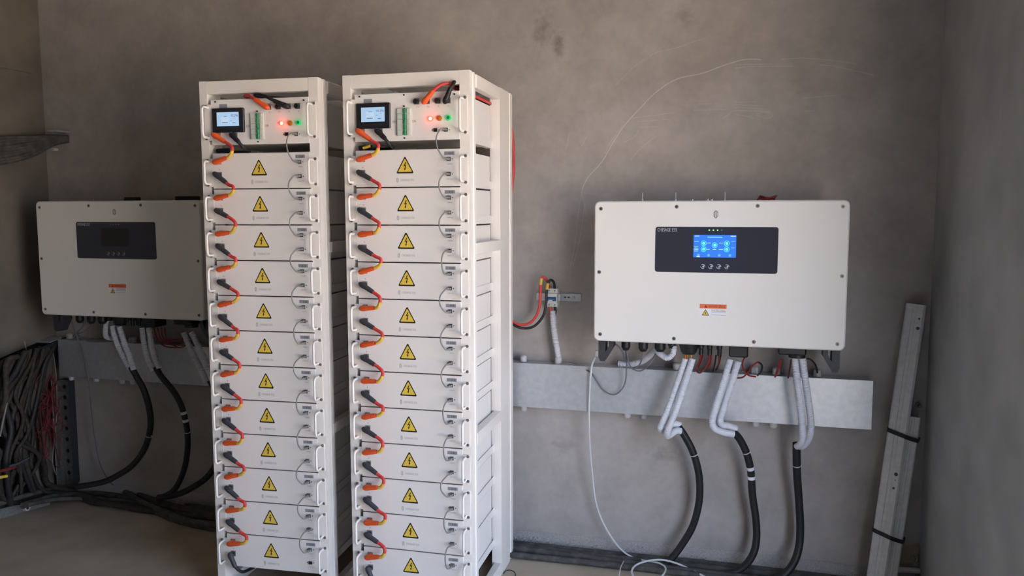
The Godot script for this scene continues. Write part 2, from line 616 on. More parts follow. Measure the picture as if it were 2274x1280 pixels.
func build_duct() -> void:
	var o := thing("galvanised_wireway", "long galvanised steel cable trunk fixed low along the plastered wall", "cable trunk", Vector3(-1.6, 0, 0))
	var ox := Vector3(1.6, 0, 0)
	var m := MB.new()
	m.span(Vector3(-3.74, 0.722, 0.002), Vector3(0.560, 0.930, 0.098), 0.002)
	part("trunk_body", m, M.galv, o, ox)
	# lids, each about two metres, lapped on the body
	for s in [[-3.742, -1.82], [-1.815, 0.562]]:
		m = MB.new()
		m.span(Vector3(s[0], 0.719, 0.098), Vector3(s[1], 0.933, 0.1005), 0.0008)
		m.span(Vector3(s[0], 0.930, 0.082), Vector3(s[1], 0.9325, 0.099), 0.0005)
		m.span(Vector3(s[0], 0.7195, 0.082), Vector3(s[1], 0.722, 0.099), 0.0005)
		part("lid", m, M.galv, o, ox)
	for q in [[1162, 803], [1240, 806], [1502, 815], [1675, 828], [1724, 830], [1815, 840], [155, 762], [293, 768], [300, 768]]:
		var p := az(q[0], q[1], 0.055)
		gland(o, Vector3(p.x + 1.6, 0.932, 0.055), 1.0)
	for q in [[1163, 903], [1393, 917], [1430, 919], [1678, 940], [1718, 943], [160, 850], [215, 852], [272, 856], [296, 857], [345, 860]]:
		var p := az(q[0], q[1], 0.06)
		gland(o, Vector3(p.x + 1.6, 0.7195, 0.06), -1.0)


# ------------------------------------------------ racks
func rack_frame(label: String, at: Vector3, turn: float) -> Node3D:
	var o := thing("battery_rack", label, "rack", at, turn, "battery racks")
	for s in [0, 1]:
		var wf := 0.034 if s == 0 else 0.040
		var prof := PackedVector2Array([Vector2(0, 0), Vector2(wf, 0), Vector2(wf, -0.1), Vector2(0.007, -0.1), Vector2(0.007, -0.072), Vector2(0, -0.070), Vector2(0, -0.052), Vector2(0.004, -0.050), Vector2(0.004, -0.034), Vector2(0, -0.032)])
		var rear := PackedVector2Array([Vector2(0, -0.446), Vector2(0.045, -0.446), Vector2(0.045, -RD), Vector2(0.004, -RD), Vector2(0.004, -0.645), Vector2(0, -0.643), Vector2(0, -0.628), Vector2(0.005, -0.626), Vector2(0.005, -0.600), Vector2(0, -0.598)])
		# polygons are drawn in (x, z); lay them down and pull them up
		var lay := Transform3D(Basis(Vector3(1, 0, 0), Vector3(0, 0, 1), Vector3(0, -1, 0)), Vector3(0, RH, 0))
		for pr in [["front_post", prof], ["rear_post", rear]]:
			var poly := PackedVector2Array()
			for q in pr[1]:
				poly.append(Vector2(q.x if s == 0 else RW - q.x, q.y))
			var m := MB.new()
			m.prism(poly, 0.0, RH, lay)
			part(pr[0], m, M.white, o)
		# side members
		var x0 := 0.0 if s == 0 else RW - 0.036
		var x1 := 0.036 if s == 0 else RW
		for yy in [[RH - 0.052, RH, "top_side_rail"], [0.0, 0.058, "bottom_side_rail"]]:
			var m := MB.new()
			m.span(Vector3(x0 + 0.001, yy[0], -0.1), Vector3(x1 - 0.001, yy[1], -0.446), 0.002)
			part(yy[2], m, M.white, o)
		for yy in [1.487, 0.720]:
			var m := MB.new()
			m.span(Vector3(0.0 if s == 0 else RW - 0.034, yy, -0.0715), Vector3(0.034 if s == 0 else RW + 0.0008, yy + 0.045, -0.597 if s == 1 else -0.446), 0.0015)
			part("side_brace", m, M.white, o)
		# L-shaped runners under every module
		for k in 13:
			var y: float = MTOP - PITCH * k + 0.0012 if k > 0 else PCUB - 0.0005
			var m := MB.new()
			if s == 0:
				m.span(Vector3(0.0465, y, -0.1), Vector3(0.0485, y + 0.034, -0.446)); m.span(Vector3(0.0485, y, -0.1), Vector3(0.07, y + 0.0015, -0.446))
			else:
				m.span(Vector3(RW - 0.0375, y, -0.1), Vector3(RW - 0.0355, y + 0.034, -0.446)); m.span(Vector3(RW - 0.062, y, -0.1), Vector3(RW - 0.0375, y + 0.0015, -0.446))
			part("module_runner", m, M.panel, o)
	for yy in [[RH - 0.052, RH], [0.0, 0.058]]:
		for z in [[0.0, -0.04], [-RD + 0.04, -RD]]:
			var m := MB.new()
			m.span(Vector3(0.034 if z[0] == 0.0 else 0.045, yy[0], z[0] - 0.0008), Vector3(RW - (0.040 if z[0] == 0.0 else 0.045), yy[1], z[1]), 0.0015)
			part("cross_rail", m, M.white, o)
	return o

func handle_mesh(x: float, y0: float, y1: float) -> MB:
	var m := MB.new()
	var h := 0.044
	var r := 0.014
	var pts := [Vector3(x, y1, 0.003)]
	pts.append(Vector3(x, y1, h - r))
	for k in 5: pts.append(Vector3(x, y1 - r + r * cos(PI / 2 * (k + 1) / 5.0), h - r + r * sin(PI / 2 * (k + 1) / 5.0)))
	for k in 5: pts.append(Vector3(x, y0 + r - r * sin(PI / 2 * k / 5.0), h - r + r * cos(PI / 2 * k / 5.0)))
	pts.append(Vector3(x, y0, h - r))
	pts.append(Vector3(x, y0, 0.003))
	m.tube(pts, 0.0050, 10)
	return m

func screw_mesh(p: Vector3, r := 0.0048) -> MB:
	var m := MB.new()
	m.turned(p, Vector3.BACK, [[0, r * 1.25], [0.0012, r * 1.25]], 12)
	m.turned(p + Vector3(0, 0, 0.0012), Vector3.BACK, [[0, r], [0.003, r * 0.85]], 12)
	m.box(p + Vector3(0, 0, 0.0043), Vector3(r * 1.3, r * 0.3, 0.0006)); m.box(p + Vector3(0, 0, 0.0043), Vector3(r * 0.3, r * 1.3, 0.0006))
	return m

func ears(o: Node, h: float, y0: float, y1: float) -> void:
	for s in [0, 1]:
		var x0 := -0.0318 if s == 0 else PW
		var x1 := 0.0 if s == 0 else PW + 0.0318
		part("ear", plate(x0, y0, x1, y1, 0.0006, 0.0034, 0.003, 0.0006), M.white, o)
		var xs := -0.0228 if s == 0 else PW + 0.0228
		var xh := xs + (0.009 if s == 0 else -0.009)
		part("handle", handle_mesh(xh, y0 + 0.012, y1 - 0.012), M.white, o)
		for yy in [y0 + 0.008, y1 - 0.008]:
			part("screw", screw_mesh(Vector3(xs, yy, 0.0034)), M.screw, o)

func port(o: Node, x: float, y: float) -> void:
	var s := MB.new()
	for q in [[-0.0085, -0.0075, 0.0085, -0.0062], [-0.0085, 0.0062, 0.0085, 0.0075], [-0.0085, -0.0062, -0.0072, 0.0062], [0.0072, -0.0062, 0.0085, 0.0062]]:
		s.span(Vector3(x + q[0], y + q[1], 0.001), Vector3(x + q[2], y + q[3], 0.006))
	var p := part("network_port", s, M.steel, o)
	part("socket", plate(x - 0.0072, y - 0.0062, x + 0.0072, y + 0.0062, 0.0032, 0.0038), M.black, p)
	for d in [-0.0135, 0.0135]:
		var m := MB.new()
		m.turned(Vector3(x + d, y, 0.003), Vector3.BACK, [[0, 0.0022], [0.0012, 0.0018]], 8)
		part("port_screw", m, M.black, o)

func terminal(o: Node, x: float, y: float, m: Material) -> void:
	var s := plate(x - 0.011, y - 0.010, x + 0.011, y + 0.013, 0.003, 0.0055, 0.002)
	var t := part("terminal", s, M.grey, o)
	var b := MB.new()
	b.turned(Vector3(x, y, 0.0055), Vector3.BACK, [[0, 0.0100], [0.012, 0.0100], [0.014, 0.0085]], 16)
	part("socket", b, m, t)

func bolt_poly(cx: float, cy: float, s: float) -> PackedVector2Array:
	var p := PackedVector2Array()
	for q in [[0.05, 0.50], [-0.20, -0.02], [0.01, 0.06], [-0.05, -0.28], [-0.13, -0.26], [-0.03, -0.52], [0.13, -0.24], [0.05, -0.27], [0.18, 0.20], [-0.02, 0.13], [0.18, 0.50]]:
		p.append(Vector2(cx + q[0] * s, cy + q[1] * s))
	return p

func tri_poly(cx: float, y0: float, w: float, h: float, r: float) -> PackedVector2Array:
	# triangle with small rounded corners
	var c := [Vector2(cx - w / 2 + r * 1.6, y0 + r), Vector2(cx + w / 2 - r * 1.6, y0 + r), Vector2(cx, y0 + h - r * 1.9)]
	var dirs := [[150.0, 270.0], [270.0, 390.0], [30.0, 150.0]]
	var p := PackedVector2Array()
	for i in 3:
		for k in 4:
			var a := deg_to_rad(lerpf(dirs[i][0], dirs[i][1], k / 3.0))
			p.append(c[i] + Vector2(cos(a), sin(a)) * r)
	return p

func warning_triangle(o: Node, cx: float, y0: float, w: float, h: float, z: float) -> void:
	var b := MB.new()
	b.prism(tri_poly(cx, y0, w, h, w * 0.05), z, z + 0.0004)
	var t := part("warning_triangle", b, M.signblack, o, Vector3.ZERO, "yellow and black high-voltage warning triangle")
	var f := MB.new()
	f.prism(tri_poly(cx, y0 + h * 0.085, w * 0.80, h * 0.78, w * 0.03), z + 0.0004, z + 0.0007)
	part("yellow_field", f, M.sign, t)
	var s := MB.new()
	s.prism(bolt_poly(cx, y0 + h * 0.41, h * 0.48), z + 0.0007, z + 0.001)
	part("bolt_symbol", s, M.signblack, t)

func emblem(o: Node, cx: float, cy: float, w: float, h: float, z: float, m: Material) -> void:
	# tall hexagonal mark: two interlocked brackets round a bar
	var s := MB.new()
	var k := w * 0.13
	for q in [[-0.22, -0.5, 0.22, -0.5], [-0.22, 0.5, 0.22, 0.5], [-0.22, -0.5, -0.22, 0.5], [0.22, -0.5, 0.22, 0.5], [-0.5, -0.27, -0.5, 0.27], [0.5, -0.27, 0.5, 0.27], [-0.5, 0.27, -0.22, 0.42], [-0.5, -0.27, -0.22, -0.42], [0.5, 0.27, 0.22, 0.42], [0.5, -0.27, 0.22, -0.42]]:
		var a := Vector3(cx + q[0] * w, cy + q[1] * h, z)
		var b := Vector3(cx + q[2] * w, cy + q[3] * h, z)
		var d := b - a
		s.box(Vector3.ZERO, Vector3(d.length() + k, k, 0.0004), 0.0, Transform3D(Basis(Vector3.BACK, atan2(d.y, d.x)), (a + b) * 0.5))
	part("emblem", s, m, o)

func module_proto() -> Node3D:
	var o := Node3D.new()
	o.name = "battery_module"
	var p := PITCH
	part("body", plate(0.001, 0.003, PW - 0.001, p - 0.0062, -0.424, 0.0), M.panel, o)
	part("front_panel", plate(0, 0.0022, PW, p - 0.0022, 0.0, 0.003, 0.0, 0.0008), M.panel, o)
	ears(o, p, p * 0.06, p * 0.85)
	warning_triangle(o, 0.207, p * 0.365, 0.0735, 0.067, 0.003)
	emblem(o, 0.175, p * 0.19, 0.0075, 0.017, 0.0032, M.print)
	letter("CHISAGE ESS", 0.0076, M.print, o, Vector3(0.2155, p * 0.19, 0.0032), 0.92)
	var st := part("number_sticker", plate(0.3685, p * 0.825, 0.4095, p * 0.915, 0.003, 0.0034), M.sticker, o)
	var mk := MB.new()
	for x in [0.386, 0.393, 0.399]: mk.span(Vector3(x, p * 0.845, 0.0034), Vector3(x + 0.003, p * 0.89, 0.0037))
	part("sticker_print", mk, M.printdark, st)
	port(o, 0.3866, p * 0.72)
	port(o, 0.3866, p * 0.33)
	letter("COM IN", 0.0042, M.print, o, Vector3(0.389, p * 0.59, 0.0032))
	letter("COM OUT", 0.0042, M.print, o, Vector3(0.389, p * 0.20, 0.0032))
	letter("+", 0.008, M.printdark, o, Vector3(0.030, p * 0.54, 0.0032))
	letter("-", 0.008, M.printdark, o, Vector3(0.031, p * 0.19, 0.0032))
	terminal(o, 0.029, p * 0.75, M.orange)
	terminal(o, 0.029, p * 0.385, M.black)
	return o

func round_lamp(o: Node, x: float, y: float, mring: Material, mcore: Material) -> Node:
	var b := MB.new()
	b.turned(Vector3(x, y, 0.003), Vector3.BACK, [[0, 0.0105], [0.004, 0.0105], [0.009, 0.0085]], 20)
	var l := part("indicator_lamp", b, mring, o)
	b = MB.new()
	b.turned(Vector3(x, y, 0.012), Vector3.BACK, [[0, 0.0062], [0.003, 0.004]], 16)
	part("lens", b, mcore, l)
	return l

func screen_mat(kind: int) -> StandardMaterial3D:
	var w := 280
	var h := 150
	var img := Image.create(w, h, false, Image.FORMAT_RGB8)
	var bar := func(x0: float, y0: float, x1: float, y1: float, c: Color): img.fill_rect(Rect2i(int(x0 * w), int(y0 * h), maxi(1, int((x1 - x0) * w)), maxi(1, int((y1 - y0) * h))), c)
	if kind == 0:
		img.fill(c8(186, 218, 250))
		bar.call(0.2, 0.34, 0.55, 0.85, c8(205, 228, 252))
		for k in 3: bar.call(0.23, 0.42 + 0.1 * k, 0.5, 0.425 + 0.1 * k, c8(196, 224, 250))
		bar.call(0.24, 0.73, 0.5, 0.78, c8(70, 100, 130))
		bar.call(0.70, 0.76, 0.84, 0.81, c8(88, 120, 150))
		bar.call(0.62, 0.58, 0.7, 0.61, c8(120, 160, 200))
		bar.call(0.80, 0.42, 0.86, 0.45, c8(110, 150, 190))
		bar.call(0.32, 0.28, 0.46, 0.33, c8(110, 150, 190))
	else:
		for y in h:
			for x in w: img.set_pixel(x, y, c8(52, 112, 212))
		var ring := func(cx: float, cy: float, r: float, c: Color, cc: Color):
			for y in h:
				for x in w:
					var d := Vector2(x - cx * w, y - cy * h).length()
					if d < r and d > r * 0.74: img.set_pixel(x, y, c)
					elif d < r * 0.5: img.set_pixel(x, y, cc)
		bar.call(0.03, 0.04, 0.14, 0.07, c8(210, 230, 255))
		bar.call(0.87, 0.04, 0.99, 0.07, c8(210, 230, 255))
		bar.call(0.33, 0.08, 0.68, 0.12, c8(150, 225, 255))
		for q in [[0.24, 0.37], [0.24, 0.63], [0.5, 0.45], [0.78, 0.37], [0.78, 0.63]]:
			ring.call(q[0], q[1], 19.0, c8(70, 205, 230), c8(120, 235, 240))
		for q in [[0.32, 0.35, 0.41, 0.38], [0.32, 0.63, 0.39, 0.66], [0.60, 0.35, 0.70, 0.38], [0.60, 0.63, 0.70, 0.66], [0.46, 0.63, 0.54, 0.66], [0.02, 0.28, 0.13, 0.305], [0.88, 0.28, 0.97, 0.30], [0.88, 0.56, 0.97, 0.58]]:
			bar.call(q[0], q[1], q[2], q[3], c8(150, 215, 255))
		for k in 4: bar.call(0.02, 0.52 + 0.065 * k, 0.12, 0.545 + 0.065 * k, c8(180, 220, 255))
		for q in [[0.12, 0.9], [0.36, 0.9], [0.61, 0.9], [0.86, 0.9]]: ring.call(q[0], q[1], 9.0, c8(110, 180, 250), c8(110, 190, 250))
		bar.call(0.08, 0.965, 0.16, 0.995, c8(230, 245, 255))
	var m := mat(Color.BLACK, 0.2)
	m.emission_enabled = true
	m.emission_operator = BaseMaterial3D.EMISSION_OP_MULTIPLY
	m.emission = Color.WHITE
	m.emission_texture = ImageTexture.create_from_image(img)
	m.emission_energy_multiplier = 0.30
	return m

func uv_plate(x0: float, y0: float, x1: float, y1: float, z: float) -> MB:
	var m := MB.new()
	m.quad(Vector3(x0, y0, z), Vector3(x1, y0, z), Vector3(x1, y1, z), Vector3(x0, y1, z), Vector3.BACK, [Vector2(0, 1), Vector2(1, 1), Vector2(1, 0), Vector2(0, 0)])
	return m

func small_light(o: Node, called: String, at: Vector3, c: Color, e: float, size: float) -> void:
	var l := OmniLight3D.new()
	l.name = called
	l.light_color = c
	l.light_energy = e
	l.light_size = size
	l.omni_range = 8.0
	l.omni_attenuation = 2.0
	l.shadow_enabled = true
	l.position = at
	o.add_child(l, true)

func control_unit(label: String, at: Transform3D, left: bool) -> Node3D:
	var o := thing("battery_control_unit", label, "control unit", Vector3.ZERO, 0, "control units on top of the battery stacks")
	o.transform = at
	var w := PW
	var h := PCUH
	part("body", plate(0.001, 0.004, w - 0.001, h - 0.004, -0.43, 0.0), M.panel, o)
	part("front_panel", plate(0, 0, w, h, 0.0, 0.003, 0.0, 0.0008), M.panel, o)
	ears(o, h, h * 0.10, h * 0.90)
	part("number_sticker", plate(w * 0.09, h * 0.80, w * 0.172, h * 0.90, 0.003, 0.0034), M.sticker, o)
	# display
	var d := part("display", plate(w * 0.022, h * 0.27, w * 0.350, h * 0.805, 0.003, 0.013, 0.004, 0.002), M.bezel, o, Vector3.ZERO, "black framed touch display")
	var x0 := w * 0.073
	var x1 := w * 0.302
	var y0 := h * 0.41
	var y1 := h * 0.715
	part("screen", uv_plate(x0, y0, x1, y1, 0.0133), M.screen0, d, Vector3.ZERO, "lit pale blue screen")
	letter("93.2%", 0.0085, M.printdark, d, Vector3(lerpf(x0, x1, 0.80), lerpf(y0, y1, 0.74), 0.0134))
	small_light(d, "screen_light", Vector3(w * 0.19, h * 0.56, 0.03), c8(170, 210, 255), 0.0006, 0.05)
	# five-pole breaker on its side
	var bx0 := w * 0.412
	var bx1 := w * 0.545
	var by0 := h * 0.105
	var by1 := h * 0.675
	var br := part("breaker", plate(bx0, by0, bx1, by1, 0.003, 0.010, 0.0015, 0.0008), M.breakergrey, o, Vector3.ZERO, "grey-white breaker with green levers")
	for k in 5:
		var a := lerpf(by0, by1, (k + 0.04) / 5.0)
		var b := lerpf(by0, by1, (k + 0.96) / 5.0)
		part("pole", plate(lerpf(bx0, bx1, 0.06), a, lerpf(bx0, bx1, 0.48), b, 0.010, 0.013, 0.0, 0.001), M.breakergrey, br)
		part("lever", plate(lerpf(bx0, bx1, 0.52), a, lerpf(bx0, bx1, 0.70), b, 0.010, 0.018, 0.0, 0.002), M.lever, br)
		part("pole", plate(lerpf(bx0, bx1, 0.74), a, lerpf(bx0, bx1, 0.94), b, 0.010, 0.013, 0.0, 0.001), M.breakergrey, br)
	letter("OFF", 0.0085, M.grey, o, Vector3(w * 0.385, h * 0.40, 0.0032))
	letter("ON", 0.0085, M.grey, o, Vector3(w * 0.572, h * 0.40, 0.0032))
	# power sockets
	var xs := [0.60, 0.70, 0.80, 0.893]
	for k in 4:
		terminal(o, w * xs[k], h * 0.80, M.black)
		letter("P+" if k < 2 else "P-", 0.0075, M.printred if k < 2 else M.print, o, Vector3(w * xs[k] + 0.004, h * 0.69, 0.0032))
	terminal(o, w * 0.07, h * 0.20, M.orange)
	terminal(o, w * 0.245, h * 0.20, M.black)
	# lamps
	var lr := round_lamp(o, w * 0.735, h * 0.44, M.redlamp, M.redcore)
	small_light(lr, "lamp_light", Vector3(w * 0.735, h * 0.44, 0.024), c8(255, 60, 40), 0.00032, 0.008)
	round_lamp(o, w * 0.815, h * 0.445, M.amber, M.amber)
	var lg := round_lamp(o, w * 0.900, h * 0.45, M.greenlamp, M.greencore)
	small_light(lg, "lamp_light", Vector3(w * 0.900, h * 0.45, 0.024), c8(60, 255, 150), 0.00006, 0.008)
	port(o, w * 0.775, h * 0.205)
	port(o, w * 0.872, h * 0.205)
	for q in [[0.05, 0.955], [0.48, 0.955], [0.48, 0.72], [0.48, 0.055], [0.955, 0.93]]:
		part("screw", screw_mesh(Vector3(w * q[0], h * q[1], 0.003), 0.0028), M.black, o)
	return o

# plug: head over the terminal, tapering boot towards the cable
func plug_mesh(head: Vector3, back: Vector3, tip: Vector3) -> MB:
	var m := MB.new()
	m.cyl(Vector3(head.x, head.y, 0.018), Vector3(head.x, head.y, head.z + 0.008), 0.0105, 0.009, 14)
	var d := (tip - head).normalized()
	var pts := []
	var rr := []
	for q in [[-0.016, 0.004], [-0.012, 0.0085], [-0.004, 0.0115], [0.008, 0.0115], [0.014, 0.010], [0.030, 0.0098], [0.046, 0.0090], [0.050, 0.0078]]:
		pts.append(head + d * q[0] * (head.distance_to(tip) / 0.050)); rr.append(q[1])
	m.tube(pts, rr, 14)
	return m

func jumper(label: String, at: Transform3D, y_from: float, y_to: float, from_orange: bool, seedling: int) -> void:
	# local frame of the rack panel: y_from / y_to are the terminal heights
	var r := RandomNumberGenerator.new()
	r.seed = seedling
	var o := thing("jumper_cable", label, "cable", Vector3.ZERO, 0, "jumper cables between the battery modules")
	o.transform = at
	var h1 := Vector3(0.029, y_from, 0.027)
	var h2 := Vector3(0.029, y_to, 0.027)
	var t1 := h1 + Vector3(0.048, -0.027 + r.randf_range(-0.006, 0.005), 0.006)
	var t2 := h2 + Vector3(0.052, 0.009 + r.randf_range(-0.006, 0.006), 0.008)
	part("plug", plug_mesh(h1, t1, t1), M.orange if from_orange else M.dark, o)
	part("plug", plug_mesh(h2, t2, t2), M.orange, o, Vector3.ZERO, "orange plug")
	var mid := (t1 + t2) * 0.5 + Vector3(0.034 + r.randf_range(-0.004, 0.004), 0.0, 0.006)
	var pts := spline([t1 - (t1 - h1).normalized() * 0.004, t1 + (t1 - h1).normalized() * 0.016, mid + Vector3(-0.002, 0.010, 0), mid + Vector3(-0.003, -0.010, 0), t2 + (t2 - h2).normalized() * 0.014, t2 - (t2 - h2).normalized() * 0.004], 0.005)
	var cut := int(pts.size() * 0.55)
	var m := MB.new()
	m.tube(pts.slice(0, cut + 1), 0.0068, 12)
	part("cable", m, M.red, o)
	m = MB.new()
	m.tube(pts.slice(cut, pts.size() - 2), 0.0072, 12)
	part("sleeve", m, M.yellow, o, Vector3.ZERO, "yellow heat-shrink sleeve")
	m = MB.new()
	m.tube(pts.slice(pts.size() - 3, pts.size()), 0.0069, 12)
	part("cable", m, M.red, o)

func patch(label: String, at: Transform3D, a: Vector3, b: Vector3, seedling: int) -> void:
	var r := RandomNumberGenerator.new()
	r.seed = seedling
	var o := thing("patch_cable", label, "cable", Vector3.ZERO, 0, "patch cables between the battery modules")
	o.transform = at
	for p in [a, b]:
		var m := MB.new()
		m.box(p + Vector3(0, 0, 0.013), Vector3(0.0115, 0.0085, 0.018), 0.001)
		m.tube([p + Vector3(0, 0, 0.022), p + Vector3(-0.001, 0, 0.028), p + Vector3(-0.003, 0, 0.036)], [0.0048, 0.0042, 0.0030], 8)
		part("plug", m, M.grey, o)
	var bow := Vector3(-0.018 + r.randf_range(-0.008, 0.006), 0, 0.052 + r.randf_range(0, 0.008))
	var pts := spline([a + Vector3(-0.003, 0, 0.035), a + Vector3(-0.009, -0.004, 0.046), a.lerp(b, 0.3) + bow * Vector3(1, 0, 1.06), a.lerp(b, 0.65) + bow * Vector3(1, 0, 1.06), b + Vector3(-0.009, 0.004, 0.046), b + Vector3(-0.003, 0, 0.035)], 0.006)
	var m := MB.new()
	m.tube(pts, 0.0027, 8)
	part("cable", m, M.grey, o)

func build_racks() -> void:
	M.screen0 = screen_mat(0)
	M.screen1 = screen_mat(1)
	M.screen1.emission_energy_multiplier = 0.5
	var proto := module_proto()
	var spec := [
		[Vector3(-2.1474, 0, 0.8813), 0.0724, "dark-screened inverter", true],
		[Vector3(-1.5177, 0, 0.8433), 0.0320, "wall breaker", false]]
	for i in 2:
		var s: Array = spec[i]
		var near: String = s[2]
		var left: bool = s[3]
		rack_frame("white steel battery rack standing beside the " + near, s[0], s[1])
		var base := Transform3D(Basis(Vector3.UP, s[1]), s[0])
		for k in 12:
			var o: Node3D = proto.duplicate()
			o.name = numbered("battery_module")
			add_child(o)
			o.transform = base * Transform3D(Basis(), Vector3(PL, MTOP - PITCH * (k + 1), 0))
			meta(o, "white battery module, %s below the display unit in the rack beside the %s" % [ORD[k], near], "battery module", "battery modules in the racks")
		var panel := base * Transform3D(Basis(), Vector3(PL, PCUB, 0))
		control_unit("white control unit with lit display, topmost in the rack beside the " + near, panel, left)
		# jumpers: control unit to first module, then module to module
		var loc := base * Transform3D(Basis(), Vector3(PL, 0, 0))
		jumper("short red jumper from display unit to first battery module of rack beside " + near, loc, PCUB + PCUH * 0.20, MTOP - PITCH * 0.25, true, 100 + i * 50)
		for k in 11:
			jumper("short red jumper from %s to %s battery module of rack beside %s" % [ORD[k], ORD[k + 1], near], loc, MTOP - PITCH * (k + 0.615), MTOP - PITCH * (k + 1.25), false, 101 + k + i * 50)
		patch("thin grey patch cable from display unit to first battery module of rack beside " + near, loc, Vector3(PW * 0.872, PCUB + PCUH * 0.205, 0), Vector3(0.3866, MTOP - PITCH * 0.28, 0), 300 + i * 50)
		for k in 11:
			patch("thin grey patch cable from %s to %s battery module of rack beside %s" % [ORD[k], ORD[k + 1], near], loc, Vector3(0.3866, MTOP - PITCH * (k + 0.67), 0), Vector3(0.3866, MTOP - PITCH * (k + 1.28), 0), 301 + k + i * 50)
		rack_leads(loc, near, left)
	proto.free()

# loose leads that leave the control unit and the last module
func lead(called: String, label: String, loc: Transform3D, head: Vector3, tip: Vector3, path: Array, plug: Material, wire: Material) -> void:
	var o := thing(called, label, "cable")
	o.transform = loc
	part("plug", plug_mesh(head, tip, tip), plug, o)
	var m := MB.new()
	var pts := [tip - (tip - head).normalized() * 0.005]
	pts.append_array(path)
	m.tube(spline(pts, 0.008), 0.0066, 12)
	part("cable", m, wire, o)

func rack_leads(loc: Transform3D, near: String, left: bool) -> void:
	var y := PCUB + PCUH * 0.80
	var yb := PCUB + PCUH * 0.20
	if left:
		lead("output_cable", "red cable with orange plug leaving the display unit beside the %s" % near, loc, Vector3(PW * 0.60, y, 0.027), Vector3(PW * 0.60 - 0.045, y + 0.030, 0.030), [Vector3(PW * 0.60 - 0.075, y + 0.046, 0.022), Vector3(PW * 0.60 - 0.11, y + 0.050, -0.01), Vector3(PW * 0.60 - 0.13, y + 0.052, -0.08), Vector3(PW * 0.60 - 0.10, y + 0.050, -0.2), Vector3(PW * 0.8, y + 0.048, -0.6)], M.orange, M.red)
		lead("output_cable", "black cable plugged into the top of the display unit beside the %s" % near, loc, Vector3(PW * 0.80, y, 0.027), Vector3(PW * 0.80 - 0.045, y + 0.020, 0.036), [Vector3(PW * 0.80 - 0.08, y + 0.038, 0.034), Vector3(PW * 0.80 - 0.13, y + 0.052, 0.010), Vector3(PW * 0.80 - 0.16, y + 0.054, -0.06), Vector3(PW * 0.7, y + 0.052, -0.2), Vector3(PW * 0.85, y + 0.05, -0.6)], M.black, M.rubber)
	else:
		lead("output_cable", "red cable with orange plug leaving the display unit beside the %s" % near, loc, Vector3(PW * 0.70, y, 0.027), Vector3(PW * 0.70 + 0.036, y + 0.036, 0.034), [Vector3(PW * 0.70 + 0.066, y + 0.058, 0.026), Vector3(PW * 0.70 + 0.095, y + 0.062, 0.004), Vector3(PW * 0.92, y + 0.055, -0.05), Vector3(PW * 0.97, y + 0.047, -0.15), Vector3(PW * 0.99, y + 0.046, -0.40), Vector3(PW * 1.0, y + 0.03, -0.64), Vector3(PW * 1.03, y - 0.05, -0.70)], M.orange, M.red)
		lead("output_cable", "black cable plugged into the top of the display unit beside the %s" % near, loc, Vector3(PW * 0.893, y, 0.027), Vector3(PW * 0.893 + 0.022, y + 0.044, 0.034), [Vector3(PW * 0.893 + 0.032, y + 0.066, 0.018), Vector3(PW * 0.93, y + 0.068, -0.02), Vector3(PW * 0.93, y + 0.062, -0.10), Vector3(PW * 0.9, y + 0.05, -0.6)], M.black, M.rubber)
	# black lead under the display
	lead("return_cable", "black lead hanging from the display into the rack beside the %s" % near, loc, Vector3(PW * 0.245, yb, 0.027), Vector3(PW * 0.245 + 0.034, yb - 0.030, 0.034), [Vector3(PW * 0.245 + 0.046, yb - 0.048, 0.026), Vector3(PW * 0.245 + 0.046, PCUB - 0.020, 0.0), Vector3(PW * 0.30, PCUB - 0.022, -0.06), Vector3(PW * 0.12, PCUB - 0.022, -0.11), Vector3(PW * 0.02, PCUB - 0.022, -0.04)], M.black, M.rubber)
	var m := MB.new()
	m.tube([Vector3(PW * 0.01, PCUB - 0.022, -0.024), Vector3(PW * 0.05, PCUB - 0.021, -0.024), Vector3(PW * 0.14, PCUB - 0.018, -0.022)], [0.0095, 0.0095, 0.007], 12)
	var o := thing("spare_lead", "short black plug end lying in the gap under the display beside the %s" % near, "cable")
	o.transform = loc
	part("plug", m, M.black, o)
	if not left:
		m = MB.new()
		m.tube([Vector3(PW * 0.06, PCUB - 0.024, -0.012), Vector3(PW * 0.13, PCUB - 0.015, -0.012)], 0.006, 10)
		part("tag", m, M.sign, o, Vector3.ZERO, "yellow sleeve")
	# lead from the last module back under the rack
	var yl := MTOP - PITCH * 11.615
	lead("return_cable", "black lead from the last module of the rack beside the %s" % near, loc, Vector3(0.029, yl, 0.027), Vector3(0.029 + 0.022, yl - 0.046, 0.030), [Vector3(0.062, yl - 0.068, 0.016), Vector3(0.07, yl - 0.085, -0.02), Vector3(0.08, 0.09, -0.15), Vector3(0.12, 0.07, -0.5)], M.dark, M.rubber)


